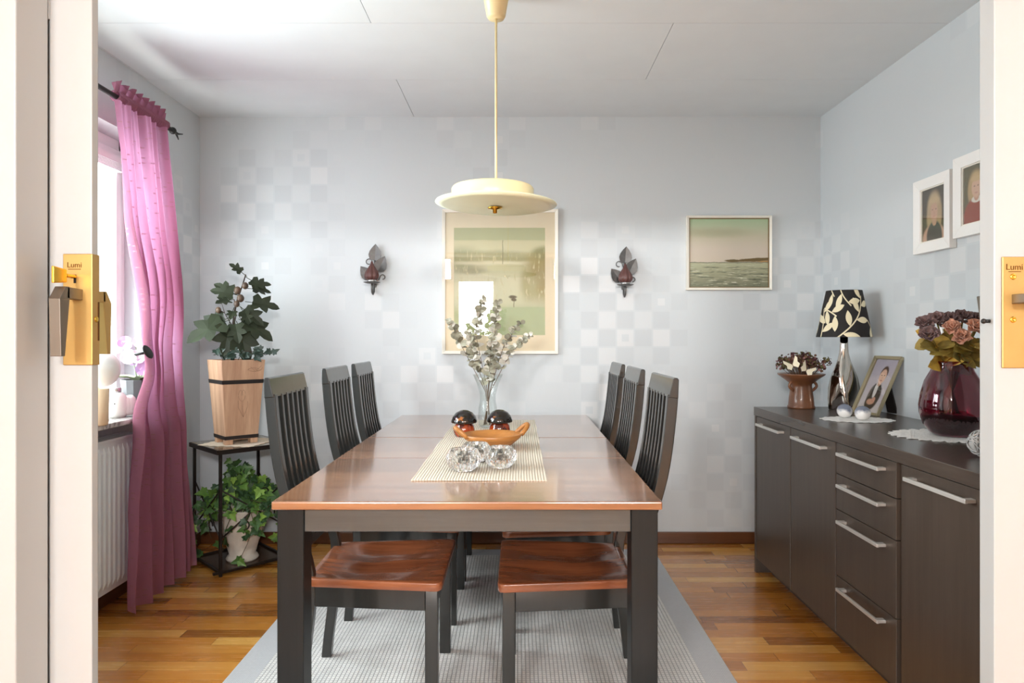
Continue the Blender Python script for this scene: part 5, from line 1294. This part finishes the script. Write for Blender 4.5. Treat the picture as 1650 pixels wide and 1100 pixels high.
def rose(name_label, off, z, r, peach):
    """off: (x,y) of the bloom from the vase axis, z height above the vase foot"""
    t = thing('dried_rose', name_label, 'rose', (vx, vy, zv), 0, 'dried roses in the purple vase')
    top = Vector((off[0], off[1], z)); nk = Vector((off[0] * 0.30, off[1] * 0.30, 0.245)); ft = Vector((off[0] * -0.25, off[1] * -0.25, 0.075))
    MB().tube([ft, nk, nk.lerp(top, .5) + Vector((0, 0, .006)), top], 0.003, 6).build('stem', M_rs, t, smooth=True)
    axis = Vector((off[0] * 3 - 0.25, off[1] * 3 - 0.55, 0.55)).normalized(); Q = rot_to(axis)      # local +y = bloom axis
    r *= 0.84; mb = MB()
    for layer, (n_, rr, open_, hh) in enumerate(((4, 0.28, 12, 0.75), (5, 0.50, 26, 0.85), (6, 0.72, 45, 0.85), (7, 0.92, 66, 0.80))):
        for k in range(n_):
            a_ = 2 * PI * (k + 0.5 * layer) / n_ + random.uniform(-.35, .35)
            M = Matrix.Translation(top) @ Q @ Matrix.Rotation(a_, 4, 'Y') @ Matrix.Translation((0, -r * 0.25, r * rr * 0.45)) @ Matrix.Rotation(R(open_ + random.uniform(-20, 20)), 4, 'X')
            mb.leaf([(x * r * (0.7 + 0.35 * rr) * random.uniform(.7, 1.1), y * r * hh * random.uniform(.75, 1.15)) for x, y in ROUND], M, bend=-8 / (layer + 1), fold=-0.5 + random.uniform(-.2, .2))
    mb.build('bloom', M_rp if peach else M_rd, t, solid=0.0015)
    for k in range(5):
        p = nk.lerp(top, random.uniform(0.0, 0.6)); a_ = random.uniform(0, 2 * PI)
        d = Vector((off[0] * 4 + math.cos(a_) * .8, off[1] * 4 + math.sin(a_) * .8 - 0.2, random.uniform(-.5, .5))); sz = random.uniform(.055, .085)
        mb = MB(); mb.leaf([(x * sz * 1.5, y * sz) for x, y in LONG], Matrix.Translation(p) @ rot_face(d, (random.uniform(-.5, .3), -1, random.uniform(0, .9))), bend=3, fold=.25); mb.build('leaf', random.choice(M_rl), t)
rose('peach dried rose at the front centre of the bunch, hanging lowest', (-0.022, -0.085), 0.345, 0.032, True)
rose('peach dried rose at the right front of the bunch', (0.035, -0.080), 0.375, 0.036, True)
rose('peach dried rose above the lowest one in the bunch', (-0.040, -0.060), 0.378, 0.032, True)
rose('dark dried rose on the far left, lowest of the bunch', (-0.105, -0.040), 0.352, 0.038, False)
rose('dark dried rose at the upper left of the bunch', (-0.090, 0.005), 0.392, 0.036, False)
rose('dark dried rose at the top left of centre', (-0.050, 0.010), 0.405, 0.036, False)
rose('dark dried rose at the top centre of the bunch', (-0.008, -0.005), 0.405, 0.036, False)
rose('dark dried rose at the top right of centre', (0.038, 0.0), 0.412, 0.038, False)
rose('dark dried rose at the upper right beside the door', (0.082, -0.015), 0.400, 0.038, False)
rose('dark dried rose at the right edge of the bunch, lowest there', (0.098, -0.035), 0.362, 0.036, False)
rose('dark dried rose at the back of the bunch near the wall', (0.03, 0.07), 0.395, 0.036, False)
cs = thing('candlestick', 'white candle on glass and brass stick behind the purple vase', 'candlestick', (1.625, 2.62, SZ))
MB().lathe([(0, 0), (0.040, 0), (0.042, 0.006), (0.014, 0.016), (0.010, 0.05), (0.0, 0.05)], 28).build('foot', M_clear, cs, smooth=True)
MB().lathe([(0, 0.05), (0.008, 0.05), (0.008, 0.25), (0.014, 0.262), (0.014, 0.270), (0, 0.270)], 20).build('shaft', M_keygold, cs, smooth=True)
MB().lathe([(0, 0.270), (0.010, 0.270), (0.010, 0.425), (0.004, 0.430), (0, 0.430)], 20).build('candle', M_opal, cs, smooth=True)
bl = on_sb(1583, 737)
mb = MB(); c0 = Vector((0, 0, 0.040))
for k in range(14):
    ax = Vector((random.gauss(0, 1), random.gauss(0, 1), random.gauss(0, 1))).normalized(); u_ = ax.orthogonal().normalized(); w_ = ax.cross(u_)
    mb.tube([c0 + (u_ * math.cos(q * PI / 12) + w_ * math.sin(q * PI / 12)) * 0.037 for q in range(25)], 0.0022, 5)
mb.sphere(c0, 0.035, 16)
o = mb.build('wicker_ball', mat('grey_wicker', (176, 174, 172), 0.8, var=0.15, vscale=50), None, smooth=True); o.location = (bl[0], bl[1], SZ + 0.0008); tag(o, 'grey wicker ball beside the large doily, cut by the right door', 'ornament')
